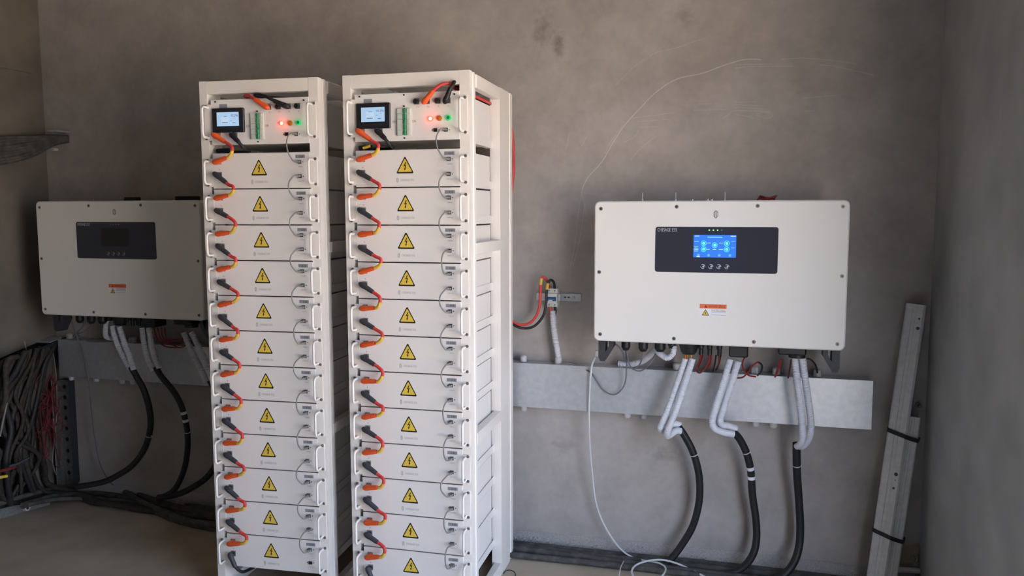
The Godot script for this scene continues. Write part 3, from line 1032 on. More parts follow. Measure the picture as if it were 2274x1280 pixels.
# ------------------------------------------------ inverters
func inverter(label: String, at: Vector3, lit: bool) -> void:
	var o := thing("wall_inverter", label, "inverter", at, 0.0, "wall inverters")
	# wall bracket and dark heat-sink body
	var m := MB.new()
	m.span(Vector3(0.10, 0.10, 0.001), Vector3(IW - 0.10, 0.16, 0.05), 0.002)
	m.span(Vector3(0.10, 0.46, 0.001), Vector3(IW - 0.10, 0.52, 0.05), 0.002)
	part("wall_bracket", m, M.dark, o)
	m = MB.new()
	m.span(Vector3(0.035, 0.012, 0.10), Vector3(IW - 0.035, IH - 0.014, 0.300), 0.004)
	part("body", m, M.dark, o)
	for k in 34:
		m = MB.new()
		var x := 0.06 + k * (IW - 0.12) / 33.0
		m.span(Vector3(x - 0.003, 0.03, 0.045), Vector3(x + 0.003, IH - 0.03, 0.10))
		part("heatsink_fin", m, M.dark, o)
	m = MB.new()
	m.prism(rrect(0, 0, IW, IH, 0.024, 6), 0.296, 0.350, Transform3D(), 0.005)
	part("cover", m, M.cover, o)
	for q in [[0.0267, 0.5698], [0.3439, 0.577], [0.6656, 0.579], [0.9868, 0.575], [0.0214, 0.2992], [0.9926, 0.300], [0.0276, 0.0296], [0.3414, 0.0230], [0.6644, 0.0225], [0.9849, 0.0275]]:
		var r := MB.new()
		r.turned(Vector3(q[0], q[1], 0.350), Vector3.BACK, [[0, 0.0080], [0.0008, 0.0076]], 16)
		r.turned(Vector3(q[0], q[1], 0.3508), Vector3.BACK, [[0, 0.0056], [0.0022, 0.0050]], 12)
		var sc := part("screw", r, M.screw, o)
		r = MB.new()
		r.turned(Vector3(q[0], q[1], 0.3528), Vector3.BACK, [[0, 0.0036], [0.0004, 0.0034]], 6)
		part("screw_recess", r, M.black, sc)
	emblem(o, 0.5026, 0.545, 0.016, 0.028, 0.3503, M.printdark)
	# control panel
	var p := part("control_panel", plate(0.2584, 0.3045, 0.7485, 0.4935, 0.350, 0.3520, 0.010, 0.0006), M.glossblack, o, Vector3.ZERO, "glossy black control panel")
	var sc2 := uv_plate(0.415, 0.368, 0.5855, 0.4608, 0.3524)
	part("screen", sc2, M.screen1 if lit else M.glassoff, p, Vector3.ZERO, "lit blue screen with round icons" if lit else "dark unlit screen")
	if lit: small_light(p, "screen_light", Vector3(0.50, 0.415, 0.39), c8(120, 170, 255), 0.0012, 0.08)
	letter("CHISAGE ESS", 0.0125, M.silver, p, Vector3(0.3074, 0.4807, 0.3521), 0.80)
	for k in 4:
		var x := 0.4774 + k * 0.01665
		m = MB.new()
		m.turned(Vector3(x, 0.4805, 0.352), Vector3.BACK, [[0, 0.0024], [0.0008, 0.0020]], 10)
		part("status_led", m, M.led if lit and k < 3 else M.ledoff, p)
		x = 0.4544 + k * 0.0321
		m = MB.new()
		# round keys: silver ring and a filled symbol
		for a in 20:
			if a % 10 > 6: continue
			var b0 := TAU * a / 20.0
			var b1 := TAU * (a + 1) / 20.0
			m.prism(PackedVector2Array([Vector2(x + 0.0095 * cos(b0), 0.3302 + 0.0095 * sin(b0)), Vector2(x + 0.0095 * cos(b1), 0.3302 + 0.0095 * sin(b1)), Vector2(x + 0.0075 * cos(b1), 0.3302 + 0.0075 * sin(b1)), Vector2(x + 0.0075 * cos(b0), 0.3302 + 0.0075 * sin(b0))]), 0.352, 0.3525)
		m.prism(PackedVector2Array([Vector2(x - 0.004, 0.327), Vector2(x + 0.006, 0.3265), Vector2(x + 0.005, 0.336), Vector2(x + 0.001, 0.333)]), 0.352, 0.3525)
		part("button", m, M.silver if lit else M.grey, p)
	# warning label
	var wl := part("warning_label", plate(0.4446, 0.1232, 0.5540, 0.1745, 0.350, 0.3504), M.paper, o, Vector3.ZERO, "orange and white warning label")
	part("header", plate(0.4452, 0.1555, 0.5534, 0.1739, 0.3504, 0.3507), M.orangelabel, wl)
	letter("WARNING", 0.0105, M.redwire, wl, Vector3(0.514, 0.1645, 0.3508))
	m = MB.new(); m.prism(tri_poly(0.470, 0.159, 0.013, 0.012, 0.0008), 0.3507, 0.3510)
	part("header_symbol", m, M.redwire, wl)
	m = MB.new(); m.prism(tri_poly(0.469, 0.1262, 0.030, 0.0265, 0.0012), 0.3504, 0.3507)
	part("triangle", m, M.signblack, wl)
	m = MB.new(); m.prism(tri_poly(0.469, 0.1285, 0.023, 0.020, 0.0008), 0.3507, 0.3509)
	m.prism(bolt_poly(0.469, 0.1362, 0.0001), 0.3507, 0.3509)
	part("triangle_field", m, M.sign, wl)
	m = MB.new(); m.prism(bolt_poly(0.469, 0.1362, 0.013), 0.3509, 0.3511)
	part("bolt_symbol", m, M.signblack, wl)
	letter("ELECTRIC SHOCK", 0.0058, M.printdark, wl, Vector3(0.5215, 0.1490, 0.3506), 0.9)
	m = MB.new()
	for y in [0.1435, 0.1385, 0.1285]: m.span(Vector3(0.494, y, 0.3504), Vector3(0.5515, y + 0.0016, 0.3506))
	m.span(Vector3(0.4915, 0.1235, 0.3504), Vector3(0.4922, 0.155, 0.3506))
	part("fine_print", m, M.print, wl)
	# carrying handles hanging below both ends
	for s in [0, 1]:
		var f := func(x: float): return x if s == 0 else IW - x
		m = MB.new()
		m.prism(PackedVector2Array([Vector2(f.call(0.010), 0.012), Vector2(f.call(0.010), -0.085), Vector2(f.call(0.018), -0.100), Vector2(f.call(0.038), -0.100), Vector2(f.call(0.076), -0.036), Vector2(f.call(0.076), 0.012), Vector2(f.call(0.056), 0.012), Vector2(f.call(0.056), -0.030), Vector2(f.call(0.043), -0.056), Vector2(f.call(0.041), -0.056), Vector2(f.call(0.041), 0.012)]), 0.225, 0.285, Transform3D(), 0.002)
		part("carry_handle", m, M.dark, o)
	# glands and connectors on the underside
	for q in [[0.122, 0.020, 0.050], [0.199, 0.021, 0.052], [0.273, 0.024, 0.050], [0.323, 0.017, 0.032]]:
		m = MB.new()
		m.turned(Vector3(q[0], 0.014, 0.22), Vector3.DOWN, [[0, q[1] * 1.1], [0.022, q[1] * 1.1]], 6)
		m.turned(Vector3(q[0], -0.008, 0.22), Vector3.DOWN, [[0, q[1]], [q[2] - 0.014, q[1]], [q[2], q[1] * 0.6]], 18)
		part("cable_gland", m, M.black, o, Vector3.ZERO, "black cable gland")
	m = MB.new()
	m.turned(Vector3(0.397, 0.014, 0.225), Vector3.DOWN, [[0, 0.044], [0.030, 0.044], [0.065, 0.034], [0.075, 0.026]], 20)
	part("cable_boot", m, M.black, o, Vector3.ZERO, "black rubber cable boot")
	for x in [0.449, 0.485, 0.526]:
		for dz in [-0.018, 0.018]:
			m = MB.new()
			m.turned(Vector3(x, 0.014, 0.22 + dz), Vector3.DOWN, [[0, 0.012], [0.045, 0.012], [0.05, 0.009], [0.074, 0.0095]], 10)
			part("string_connector", m, M.black, o)
	m = MB.new()
	m.span(Vector3(0.566, -0.060, 0.17), Vector3(0.645, 0.014, 0.27), 0.006)
	part("cable_boot", m, M.black, o, Vector3.ZERO, "square black cable boot")
	m = MB.new()
	m.span(Vector3(0.764, -0.040, 0.17), Vector3(0.876, 0.014, 0.27), 0.006)
	m.turned(Vector3(0.842, -0.040, 0.225), Vector3.DOWN, [[0, 0.034], [0.015, 0.034]], 20)
	part("cable_boot", m, M.black, o, Vector3.ZERO, "wide black cable boot")
	# things on the top edge
	if lit:
		for x in [0.185, 0.328, 0.534]:
			m = MB.new()
			m.turned(Vector3(x, IH - 0.014, 0.2), Vector3.UP, [[0, 0.005], [0.024, 0.0045], [0.026, 0.0024], [0.052, 0.0018]], 10)
			part("wall_bolt", m, M.steel, o)
		for x in [0.399, 0.462, 0.479]:
			m = MB.new()
			m.turned(Vector3(x, IH - 0.014, 0.2), Vector3.UP, [[0, 0.008], [0.022, 0.008], [0.027, 0.004]], 12)
			part("cap_nut", m, M.steel, o)
	else:
		m = MB.new()
		m.turned(Vector3(0.235, IH - 0.014, 0.2), Vector3.UP, [[0, 0.004], [0.03, 0.002]], 8)
		part("wall_bolt", m, M.steel, o)
		for q in [[0.43, 0.50, 0.022], [0.75, 0.87, 0.024]]:
			m = MB.new()
			m.span(Vector3(q[0], IH - 0.02, 0.15), Vector3(q[1], IH + q[2], 0.20), 0.003)
			part("hanging_lug", m, M.black, o)


func build_inverters() -> void:
	inverter("large white wall inverter with unlit black panel beside the cable tray corner", Vector3(-3.5826, 1.715 - IH, 0), false)
	inverter("large white wall inverter with glowing blue screen above the steel trunk", Vector3(-0.599, 1.698 - IH, 0), true)
	# a coil of red wire on top of the lit inverter
	var m := MB.new()
	for k in 3:
		var pts := []
		for a in 15:
			var an := TAU * a / 14.0 + k
			pts.append(Vector3(-0.599 + 0.70 + 0.034 * cos(an) + 0.005 * k, 1.698 + 0.004 + 0.006 * k + 0.005 * sin(an * 2.0 + k), 0.20 + 0.025 * sin(an)))
		m.tube(pts, 0.003, 6)
	solo("wire_coil", m, M.redwire, "small coil of red wire lying on top of the lit inverter", "wire")


# ------------------------------------------------ breaker on its rail beside the rack
func build_breaker() -> void:
	var a := az(1189, 660, 0.02)
	var b := az(1289, 662, 0.02)
	var y := (a.y + b.y) * 0.5
	var o := thing("din_rail", "short slotted metal mounting rail screwed to the plastered wall", "rail", Vector3(a.x, y, 0))
	var l := b.x - a.x
	var m := MB.new()
	m.span(Vector3(0, -0.0125, 0.001), Vector3(l, 0.0125, 0.003))
	for s in [-1.0, 1.0]:
		m.span(Vector3(0, s * 0.0125 - 0.0006, 0.001), Vector3(l, s * 0.0125 + 0.0006, 0.009))
		m.span(Vector3(0, s * 0.0125, 0.008), Vector3(l, s * 0.0175, 0.0095))
	part("rail_profile", m, M.galv, o)
	for x in [0.02, l - 0.035]:
		part("screw", screw_mesh(Vector3(x, 0, 0.003), 0.005), M.steel, o)
	for x in [0.045, l * 0.62, l * 0.70]:
		part("slot", plate(x, -0.003, x + 0.012, 0.003, 0.003, 0.0034, 0.0025), M.black, o)
	part("end_stop", plate(0.102, -0.016, 0.124, 0.016, 0.0095, 0.03, 0.0, 0.002), M.breakerwhite, o, Vector3.ZERO, "white plastic end stop")
	# two-pole breaker
	var c := az(1225, 662, 0.06)
	var br := thing("circuit_breaker", "small white two-pole circuit breaker with blue lever on the wall rail", "breaker", Vector3(c.x, c.y, 0.0096))
	for s in [0, 1]:
		var x0: float = -0.027 + s * 0.0272
		var x1: float = x0 + 0.0268
		m = MB.new()
		var prof := PackedVector2Array([Vector2(0, -0.043), Vector2(0.044, -0.043), Vector2(0.044, -0.024), Vector2(0.060, -0.022), Vector2(0.060, 0.022), Vector2(0.044, 0.024), Vector2(0.044, 0.043), Vector2(0, 0.043)])
		# profile in (z, y) pulled along x
		m.prism(prof, x0, x1, Transform3D(Basis(Vector3(0, 0, 1), Vector3(0, 1, 0), Vector3(1, 0, 0)), Vector3.ZERO))
		part("pole", m, M.breakerwhite, br)
		for yy in [-0.034, 0.034]:
			part("screw", screw_mesh(Vector3(x0 + 0.0134, yy, 0.044), 0.003), M.screw, br)
	m = MB.new()
	m.span(Vector3(-0.024, -0.014, 0.060), Vector3(0.024, 0.006, 0.064), 0.001)
	m.span(Vector3(-0.021, -0.010, 0.064), Vector3(0.021, 0.002, 0.076), 0.002)
	part("lever", m, M.bluelever, br, Vector3.ZERO, "blue switch lever")
	part("lever_mark", plate(-0.009, -0.013, 0.009, -0.007, 0.064, 0.0775), M.breakerwhite, br)
	# red and black leads from behind the rack
	var red := pz([[1126, 696, 0.16], [1138, 714, 0.13], [1156, 722, 0.10], [1180, 715, 0.09], [1196, 690, 0.085], [1200, 655, 0.085], [1201, 630, 0.085], [1204, 617, 0.08], [1211, 619, 0.07], [1217, 632, 0.05], [1219, 644, 0.045]])
	var blk := pz([[1126, 704, 0.17], [1138, 720, 0.14], [1158, 729, 0.11], [1184, 726, 0.10], [1204, 706, 0.095], [1212, 680, 0.092], [1214, 650, 0.09], [1217, 630, 0.08], [1223, 622, 0.07], [1230, 628, 0.055], [1232, 644, 0.045]])
	for q in [[red, M.red, "red lead looping from behind the rack up to the wall breaker", 1201, 0.0062], [blk, M.rubber, "black lead looping from behind the rack up to the wall breaker", 1214, 0.0062]]:
		var n := thing("breaker_lead", q[2], "cable")
		var pts := spline(q[0], 0.006)
		m = MB.new()
		m.tube(pts, q[4], 12)
		part("cable", m, q[1], n)
		var s0 := int(pts.size() * (0.735 if q[1] == M.red else 0.76))
		m = MB.new()
		m.tube(pts.slice(s0, s0 + 6), q[4] * 1.12, 12)
		part("sleeve", m, M.yellow, n, Vector3.ZERO, "yellow sleeve")
	# conduit from the breaker down into the trunk
	corrugated("breaker_conduit", "white corrugated conduit running from the wall breaker down into the trunk", pz([[1228, 691, 0.045], [1229, 715, 0.05], [1233, 750, 0.056], [1240, 790, 0.056], [1241, 800, 0.055]]), 0.0150, 0.0065, 0.0)
	var w := thing("breaker_tail", "red and black wire ends between the breaker and its conduit", "cable")
	for q in [[1221, M.red], [1232, M.rubber]]:
		m = MB.new()
		m.tube(pz([[q[0], 680, 0.045], [q[0] + 2, 692, 0.045], [q[0] + (3 if q[0] < 1225 else -1), 705, 0.047]]), 0.006, 10)
		part("wire", m, q[1], w)
	# red lead passing down behind the rack
	m = MB.new()
	m.tube(spline(pz([[1128, 240, 0.14], [1134, 275, 0.125], [1140, 330, 0.115], [1140, 385, 0.115], [1135, 430, 0.125], [1128, 500, 0.15], [1124, 640, 0.16], [1127, 700, 0.15]]), 0.012), 0.0072, 10)
	solo("rear_cable", m, M.red, "red cable bowing out from the back of the rack toward the wall", "cable")


func corrugated(called: String, label: String, path: Array, r: float, pitch: float, plain: float, group := "") -> MeshInstance3D:
	var pts := spline(path, pitch / 4.0)
	var rr := []
	var total := pts.size()
	for i in total:
		var f := float(i) / total
		var k := i % 4
		var amp := 0.16 if f < 1.0 - plain else 0.03
		rr.append(r * (1.0 - (amp if k >= 2 else 0.0)))
	var m := MB.new()
	m.tube(pts, rr, 14)
	return solo(called, m, M.conduit, label, "conduit", group)


# ------------------------------------------------ conduits and cables below the inverters
func heavy_cable(label: String, path: Array, r: float, mt: Material, bands := [], ties := []) -> void:
	var o := thing("power_cable", label, "cable", Vector3.ZERO, 0.0, "heavy black power cables")
	var pts := spline(path, 0.015)
	var m := MB.new()
	m.tube(pts, r, 14)
	part("sheath", m, mt, o)
	for b in bands:
		var i := int(b * (pts.size() - 3))
		m = MB.new()
		m.tube(pts.slice(i, i + 2), r * 1.03, 14)
		part("tape_band", m, M.paper, o, Vector3.ZERO, "white tape band")
	for b in ties:
		var i := int(b * (pts.size() - 3))
		var d: Vector3 = (pts[i + 1] - pts[i]).normalized()
		m = MB.new()
		m.tube([pts[i], pts[i] + d * 0.004], r * 1.06, 14)
		m.box(pts[i] + Vector3(r * 1.1, 0, 0.004), Vector3(0.007, 0.006, 0.005), 0.001)
		part("cable_tie", m, M.nylon, o)

func wire(called: String, label: String, path: Array, r: float, mt: Material, category := "wire", group := "", step := 0.012) -> void:
	var m := MB.new()
	m.tube(spline(path, step), r, 8)
	solo(called, m, mt, label, category, group)

func build_inverter_cables() -> void:
	var g := "corrugated conduits under the inverters"
	# lit inverter
	corrugated("corrugated_conduit", "white corrugated conduit below the round boot of the lit inverter, outer of its pair", pz([[1522, 797, 0.215], [1505, 850, 0.225], [1484, 908, 0.235], [1470, 942, 0.235], [1466, 953, 0.215], [1476, 956, 0.185], [1495, 942, 0.165], [1511, 945, 0.155]]), 0.0150, 0.0068, 0.30, g)
	corrugated("corrugated_conduit", "white corrugated conduit below the round boot of the lit inverter, inner of its pair", pz([[1538, 797, 0.225], [1520, 855, 0.245], [1499, 916, 0.255], [1484, 955, 0.255], [1482, 968, 0.235], [1490, 965, 0.205], [1502, 957, 0.185], [1512, 958, 0.175]]), 0.0150, 0.0068, 0.26, g)
	corrugated("corrugated_conduit", "white corrugated conduit below the square boot of the lit inverter, outer of its pair", pz([[1622, 798, 0.215], [1606, 850, 0.225], [1590, 900, 0.235], [1582, 933, 0.24], [1586, 951, 0.235], [1604, 960, 0.22], [1630, 965, 0.205]]), 0.0150, 0.0068, 0.30, g)
	corrugated("corrugated_conduit", "white corrugated conduit below the square boot of the lit inverter, inner of its pair", pz([[1640, 802, 0.230], [1623, 856, 0.225], [1606, 908, 0.22], [1599, 933, 0.215], [1604, 944, 0.20], [1617, 946, 0.19], [1636, 953, 0.18]]), 0.0150, 0.0068, 0.30, g)
	corrugated("corrugated_conduit", "white corrugated conduit below the wide boot of the lit inverter, beside the mounting gap", pz([[1765, 796, 0.225], [1771, 850, 0.235], [1777, 900, 0.24], [1782, 950, 0.235], [1782, 975, 0.22], [1776, 988, 0.20], [1770, 992, 0.18]]), 0.0145, 0.0068, 0.18, g)
	corrugated("corrugated_conduit", "white corrugated conduit below the wide boot of the lit inverter, nearer the carry handle", pz([[1782, 796, 0.225], [1789, 850, 0.225], [1797, 905, 0.22], [1801, 945, 0.21], [1797, 972, 0.195], [1784, 990, 0.175], [1767, 992, 0.165]]), 0.0150, 0.0068, 0.20, g)
	corrugated("corrugated_conduit", "short white corrugated conduit lying along the trunk top under the lit inverter", pz([[1374, 809, 0.05], [1398, 810, 0.06], [1428, 801, 0.09], [1450, 782, 0.13], [1466, 763, 0.17]]), 0.0150, 0.0075, 0.0, g)
	corrugated("corrugated_conduit", "short white conduit elbow hanging from a small gland of the lit inverter", pz([[1497, 768, 0.22], [1494, 786, 0.22], [1482, 795, 0.215], [1468, 788, 0.20], [1456, 776, 0.18]]), 0.0135, 0.0065, 0.0, g)
	# bare copper-coloured cores between boot and conduits
	for q in [[1523, 1521], [1528, 1525], [1533, 1538]]:
		wire("core_wire", "brown insulated core between round boot and conduit of the lit inverter", pz([[q[0], 784, 0.225], [q[1], 800, 0.22]]), 0.004, M.copper, "wire", "brown cores", 0.01)
	heavy_cable("thick black cable curving from the round-boot conduits of the lit inverter to the floor", pz([[1506, 948, 0.165], [1520, 968, 0.155], [1539, 1005, 0.14], [1552, 1055, 0.12], [1553, 1110, 0.105], [1540, 1165, 0.10], [1518, 1205, 0.10], [1492, 1240, 0.11], [1470, 1256, 0.12], [1440, 1262, 0.125], [1380, 1256, 0.12]]), 0.0165, M.rubber, [], [0.175])
	heavy_cable("thick black cable with two white tape bands curving to the floor below the lit inverter", pz([[1628, 960, 0.19], [1642, 975, 0.17], [1657, 1005, 0.15], [1667, 1045, 0.13], [1671, 1100, 0.115], [1678, 1150, 0.11], [1680, 1195, 0.11], [1672, 1232, 0.12], [1648, 1262, 0.13], [1610, 1276, 0.14], [1550, 1274, 0.14], [1480, 1266, 0.13]]), 0.0165, M.rubber, [0.20, 0.25], [0.13])
	heavy_cable("thick straight black cable dropping to the floor near the leaning channels", pz([[1769, 985, 0.17], [1769, 1010, 0.16], [1770, 1055, 0.14], [1774, 1110, 0.12], [1777, 1165, 0.115], [1775, 1210, 0.12], [1764, 1248, 0.14], [1740, 1278, 0.16], [1700, 1300, 0.17]]), 0.0170, M.rubber, [], [0.16])
	# small red and black wires
	var gw := "thin string wires under the lit inverter"
	for q in [[[1556, 789], [1554, 802], [1549, 812], [1545, 822]], [[1560, 789], [1557, 803], [1551, 815]], [[1575, 789], [1573, 803], [1566, 818], [1554, 829], [1546, 824]], [[1579, 789], [1578, 804], [1573, 816]], [[1597, 790], [1596, 806], [1593, 820]], [[1655, 792], [1649, 806], [1651, 820], [1662, 834], [1678, 837]], [[1684, 804], [1672, 812], [1662, 826], [1650, 838], [1638, 840]], [[1733, 800], [1728, 815], [1721, 838]], [[1736, 800], [1730, 818], [1723, 836]], [[1757, 800], [1754, 818], [1750, 840]]]:
		var list := []
		for k in q.size(): list.append([q[k][0], q[k][1], lerpf(0.22, 0.125, float(k) / (q.size() - 1))])
		wire("string_wire", "thin red wire drooping between the boots under the lit inverter", pz(list), 0.0036, M.redwire, "wire", gw, 0.008)
	for q in [[[1600, 790], [1597, 806], [1590, 822]], [[1684, 805], [1692, 812], [1690, 826], [1680, 836]], [[1590, 790], [1587, 810], [1583, 824]], [[1788, 797], [1800, 799], [1811, 812], [1815, 828]]]:
		var list := []
		for k in q.size(): list.append([q[k][0], q[k][1], lerpf(0.22, 0.09, float(k) / (q.size() - 1))])
		wire("string_wire", "thin black wire drooping between the boots under the lit inverter", pz(list), 0.0040, M.rubber, "wire", gw, 0.008)
	# grey signal cables
	var gg := "grey signal cables under the lit inverter"
	wire("signal_cable", "thin grey cable drooping in a deep loop across the steel trunk", pz([[1389, 772, 0.22], [1391, 800, 0.18], [1390, 840, 0.14], [1384, 860, 0.13], [1370, 875, 0.125], [1355, 876, 0.12], [1338, 865, 0.115], [1325, 845, 0.11], [1314, 830, 0.108], [1290, 816, 0.09], [1262, 806, 0.08]]), 0.0034, M.greycable, "cable", gg)
	wire("signal_cable", "grey cable swinging from the small glands over the short conduit", pz([[1390, 772, 0.23], [1394, 796, 0.2], [1400, 815, 0.16], [1412, 823, 0.14], [1424, 824, 0.14], [1440, 812, 0.15], [1452, 795, 0.17], [1458, 778, 0.19], [1464, 770, 0.21]]), 0.0034, M.greycable, "cable", gg)
	wire("signal_cable", "grey cable dropping from the second small gland behind the loop", pz([[1427, 776, 0.22], [1426, 790, 0.2], [1424, 802, 0.16], [1418, 813, 0.14], [1404, 820, 0.13]]), 0.0034, M.greycable, "cable", gg)
	wire("signal_cable", "grey cable running from behind the carry handle to the trunk top", pz([[1358, 762, 0.12], [1372, 768, 0.12], [1382, 782, 0.11], [1388, 798, 0.08], [1392, 806, 0.06]]), 0.0045, M.greycable, "cable", gg)
	# white network cable to the floor with a loop
	var o := thing("network_cable", "thin white cable hanging from the lit inverter and looping on the floor", "cable")
	var path := pz([[1322, 793, 0.125], [1314, 815, 0.122], [1310, 860, 0.12], [1308, 920, 0.11], [1310, 990, 0.095], [1316, 1060, 0.08], [1322, 1110, 0.07], [1334, 1150, 0.07], [1354, 1188, 0.075], [1380, 1222, 0.085], [1408, 1240, 0.10], [1438, 1247, 0.125]])
	for q in [[1462, 1251, 0.045], [1477, 1260, 0.043], [1476, 1272, 0.040], [1462, 1286, 0.040], [1436, 1293, 0.040], [1412, 1286, 0.040], [1403, 1270, 0.043], [1412, 1256, 0.048], [1436, 1247, 0.052], [1468, 1244, 0.052], [1500, 1251, 0.045], [1535, 1266, 0.03], [1575, 1286, 0.02], [1640, 1310, 0.012]]: path.append(ay(q[0], q[1], q[2]))
	var m := MB.new()
	m.tube(spline(path, 0.012), 0.0046, 8)
	part("cable", m, M.whitecable, o)
	m = MB.new()
	var pl := az(1323, 788, 0.125)
	m.box(pl + Vector3(0.004, 0.006, 0), Vector3(0.014, 0.03, 0.012), 0.002)
	part("plug", m, M.nylon, o)
	# unlit inverter: three pairs
	var gl := "corrugated conduits under the inverters"
	for q in [["inner conduit of the pair below the round boot of the unlit inverter", [[250, 724], [256, 752], [272, 788], [290, 820]], 0.21], ["outer conduit of the pair below the round boot of the unlit inverter", [[265, 727], [275, 758], [287, 790], [297, 822]], 0.225],
			["first conduit of the pair below the square boot of the unlit inverter", [[316, 728], [320, 762], [328, 796], [342, 824]], 0.215], ["second conduit of the pair below the square boot of the unlit inverter", [[331, 728], [336, 762], [344, 794], [354, 818]], 0.225],
			["first conduit of the pair below the wide boot of the unlit inverter", [[408, 739], [420, 768], [440, 808], [460, 850]], 0.21], ["second conduit of the pair below the wide boot of the unlit inverter", [[425, 738], [440, 768], [458, 808], [474, 852]], 0.225]]:
		var list := []
		for p in q[1]: list.append([p[0], p[1], q[2]])
		corrugated("corrugated_conduit", "white corrugated " + q[0], pz(list), 0.0155, 0.0068, 0.0, gl)
	corrugated("corrugated_conduit", "short white conduit elbow curling up under the unlit inverter", pz([[237, 712, 0.2], [234, 735, 0.2], [236, 748, 0.19], [248, 752, 0.16], [258, 750, 0.12]]), 0.0135, 0.0068, 0.0, gl)
	heavy_cable("thick dusty black cable curving from the round-boot conduits of the unlit inverter to the floor", pz([[291, 815, 0.215], [304, 838, 0.21], [320, 868, 0.20], [332, 910, 0.18], [334, 950, 0.16], [322, 995, 0.14], [296, 1032, 0.13], [262, 1056, 0.13], [226, 1072, 0.15], [170, 1082, 0.18]]), 0.0165, M.dustyblack, [], [0.42])
	heavy_cable("thick dusty black cable with two white tape bands below the unlit inverter", pz([[346, 815, 0.22], [358, 836, 0.21], [384, 868, 0.20], [402, 900, 0.18], [413, 940, 0.16], [417, 985, 0.14], [411, 1035, 0.12], [396, 1075, 0.11], [378, 1096, 0.12], [350, 1108, 0.14]]), 0.0155, M.dustyblack, [0.34, 0.38], [0.47])
	heavy_cable("thick dusty black cable sweeping to the floor behind the rack beside the unlit inverter", pz([[466, 845, 0.21], [484, 880, 0.2], [496, 930, 0.18], [497, 980, 0.15], [486, 1020, 0.13], [462, 1058, 0.12], [430, 1082, 0.12], [395, 1098, 0.13], [350, 1106, 0.16]]), 0.0165, M.dustyblack)
	# small stuff under the unlit inverter
	wire("signal_cable", "thin grey cable hanging straight down under the unlit inverter past the trunk", pz([[158, 712, 0.22], [163, 725, 0.2], [175, 760, 0.15], [188, 800, 0.13], [197, 850, 0.12], [203, 910, 0.10], [210, 970, 0.09], [222, 1030, 0.09], [240, 1065, 0.10], [252, 1078, 0.12]]), 0.0034, M.greycable, "cable")
	for q in [[[186, 712], [184, 725], [172, 738], [162, 750]], [[208, 715], [198, 728], [184, 738], [170, 742]], [[170, 742], [190, 757], [220, 760], [250, 758]]]:
		var list := []
		for p in q: list.append([p[0], p[1], 0.16])
		wire("signal_cable", "thin grey cable drooping behind the glands of the unlit inverter", pz(list), 0.0034, M.greycable, "cable", "thin grey cables under the unlit inverter")
	for q in [[[342, 728], [350, 755], [368, 770], [400, 772], [412, 768]], [[350, 728], [356, 750], [376, 764], [408, 764]], [[358, 728], [360, 745], [370, 756], [410, 754]], [[366, 728], [368, 745], [378, 762], [395, 772]]]:
		var list := []
		for k in q.size(): list.append([q[k][0], q[k][1], 0.2 - 0.02 * k])
		wire("string_wire", "thin red wire drooping between the boots under the unlit inverter", pz(list), 0.0036, M.redwire, "wire", "red string wires under the unlit inverter", 0.008)


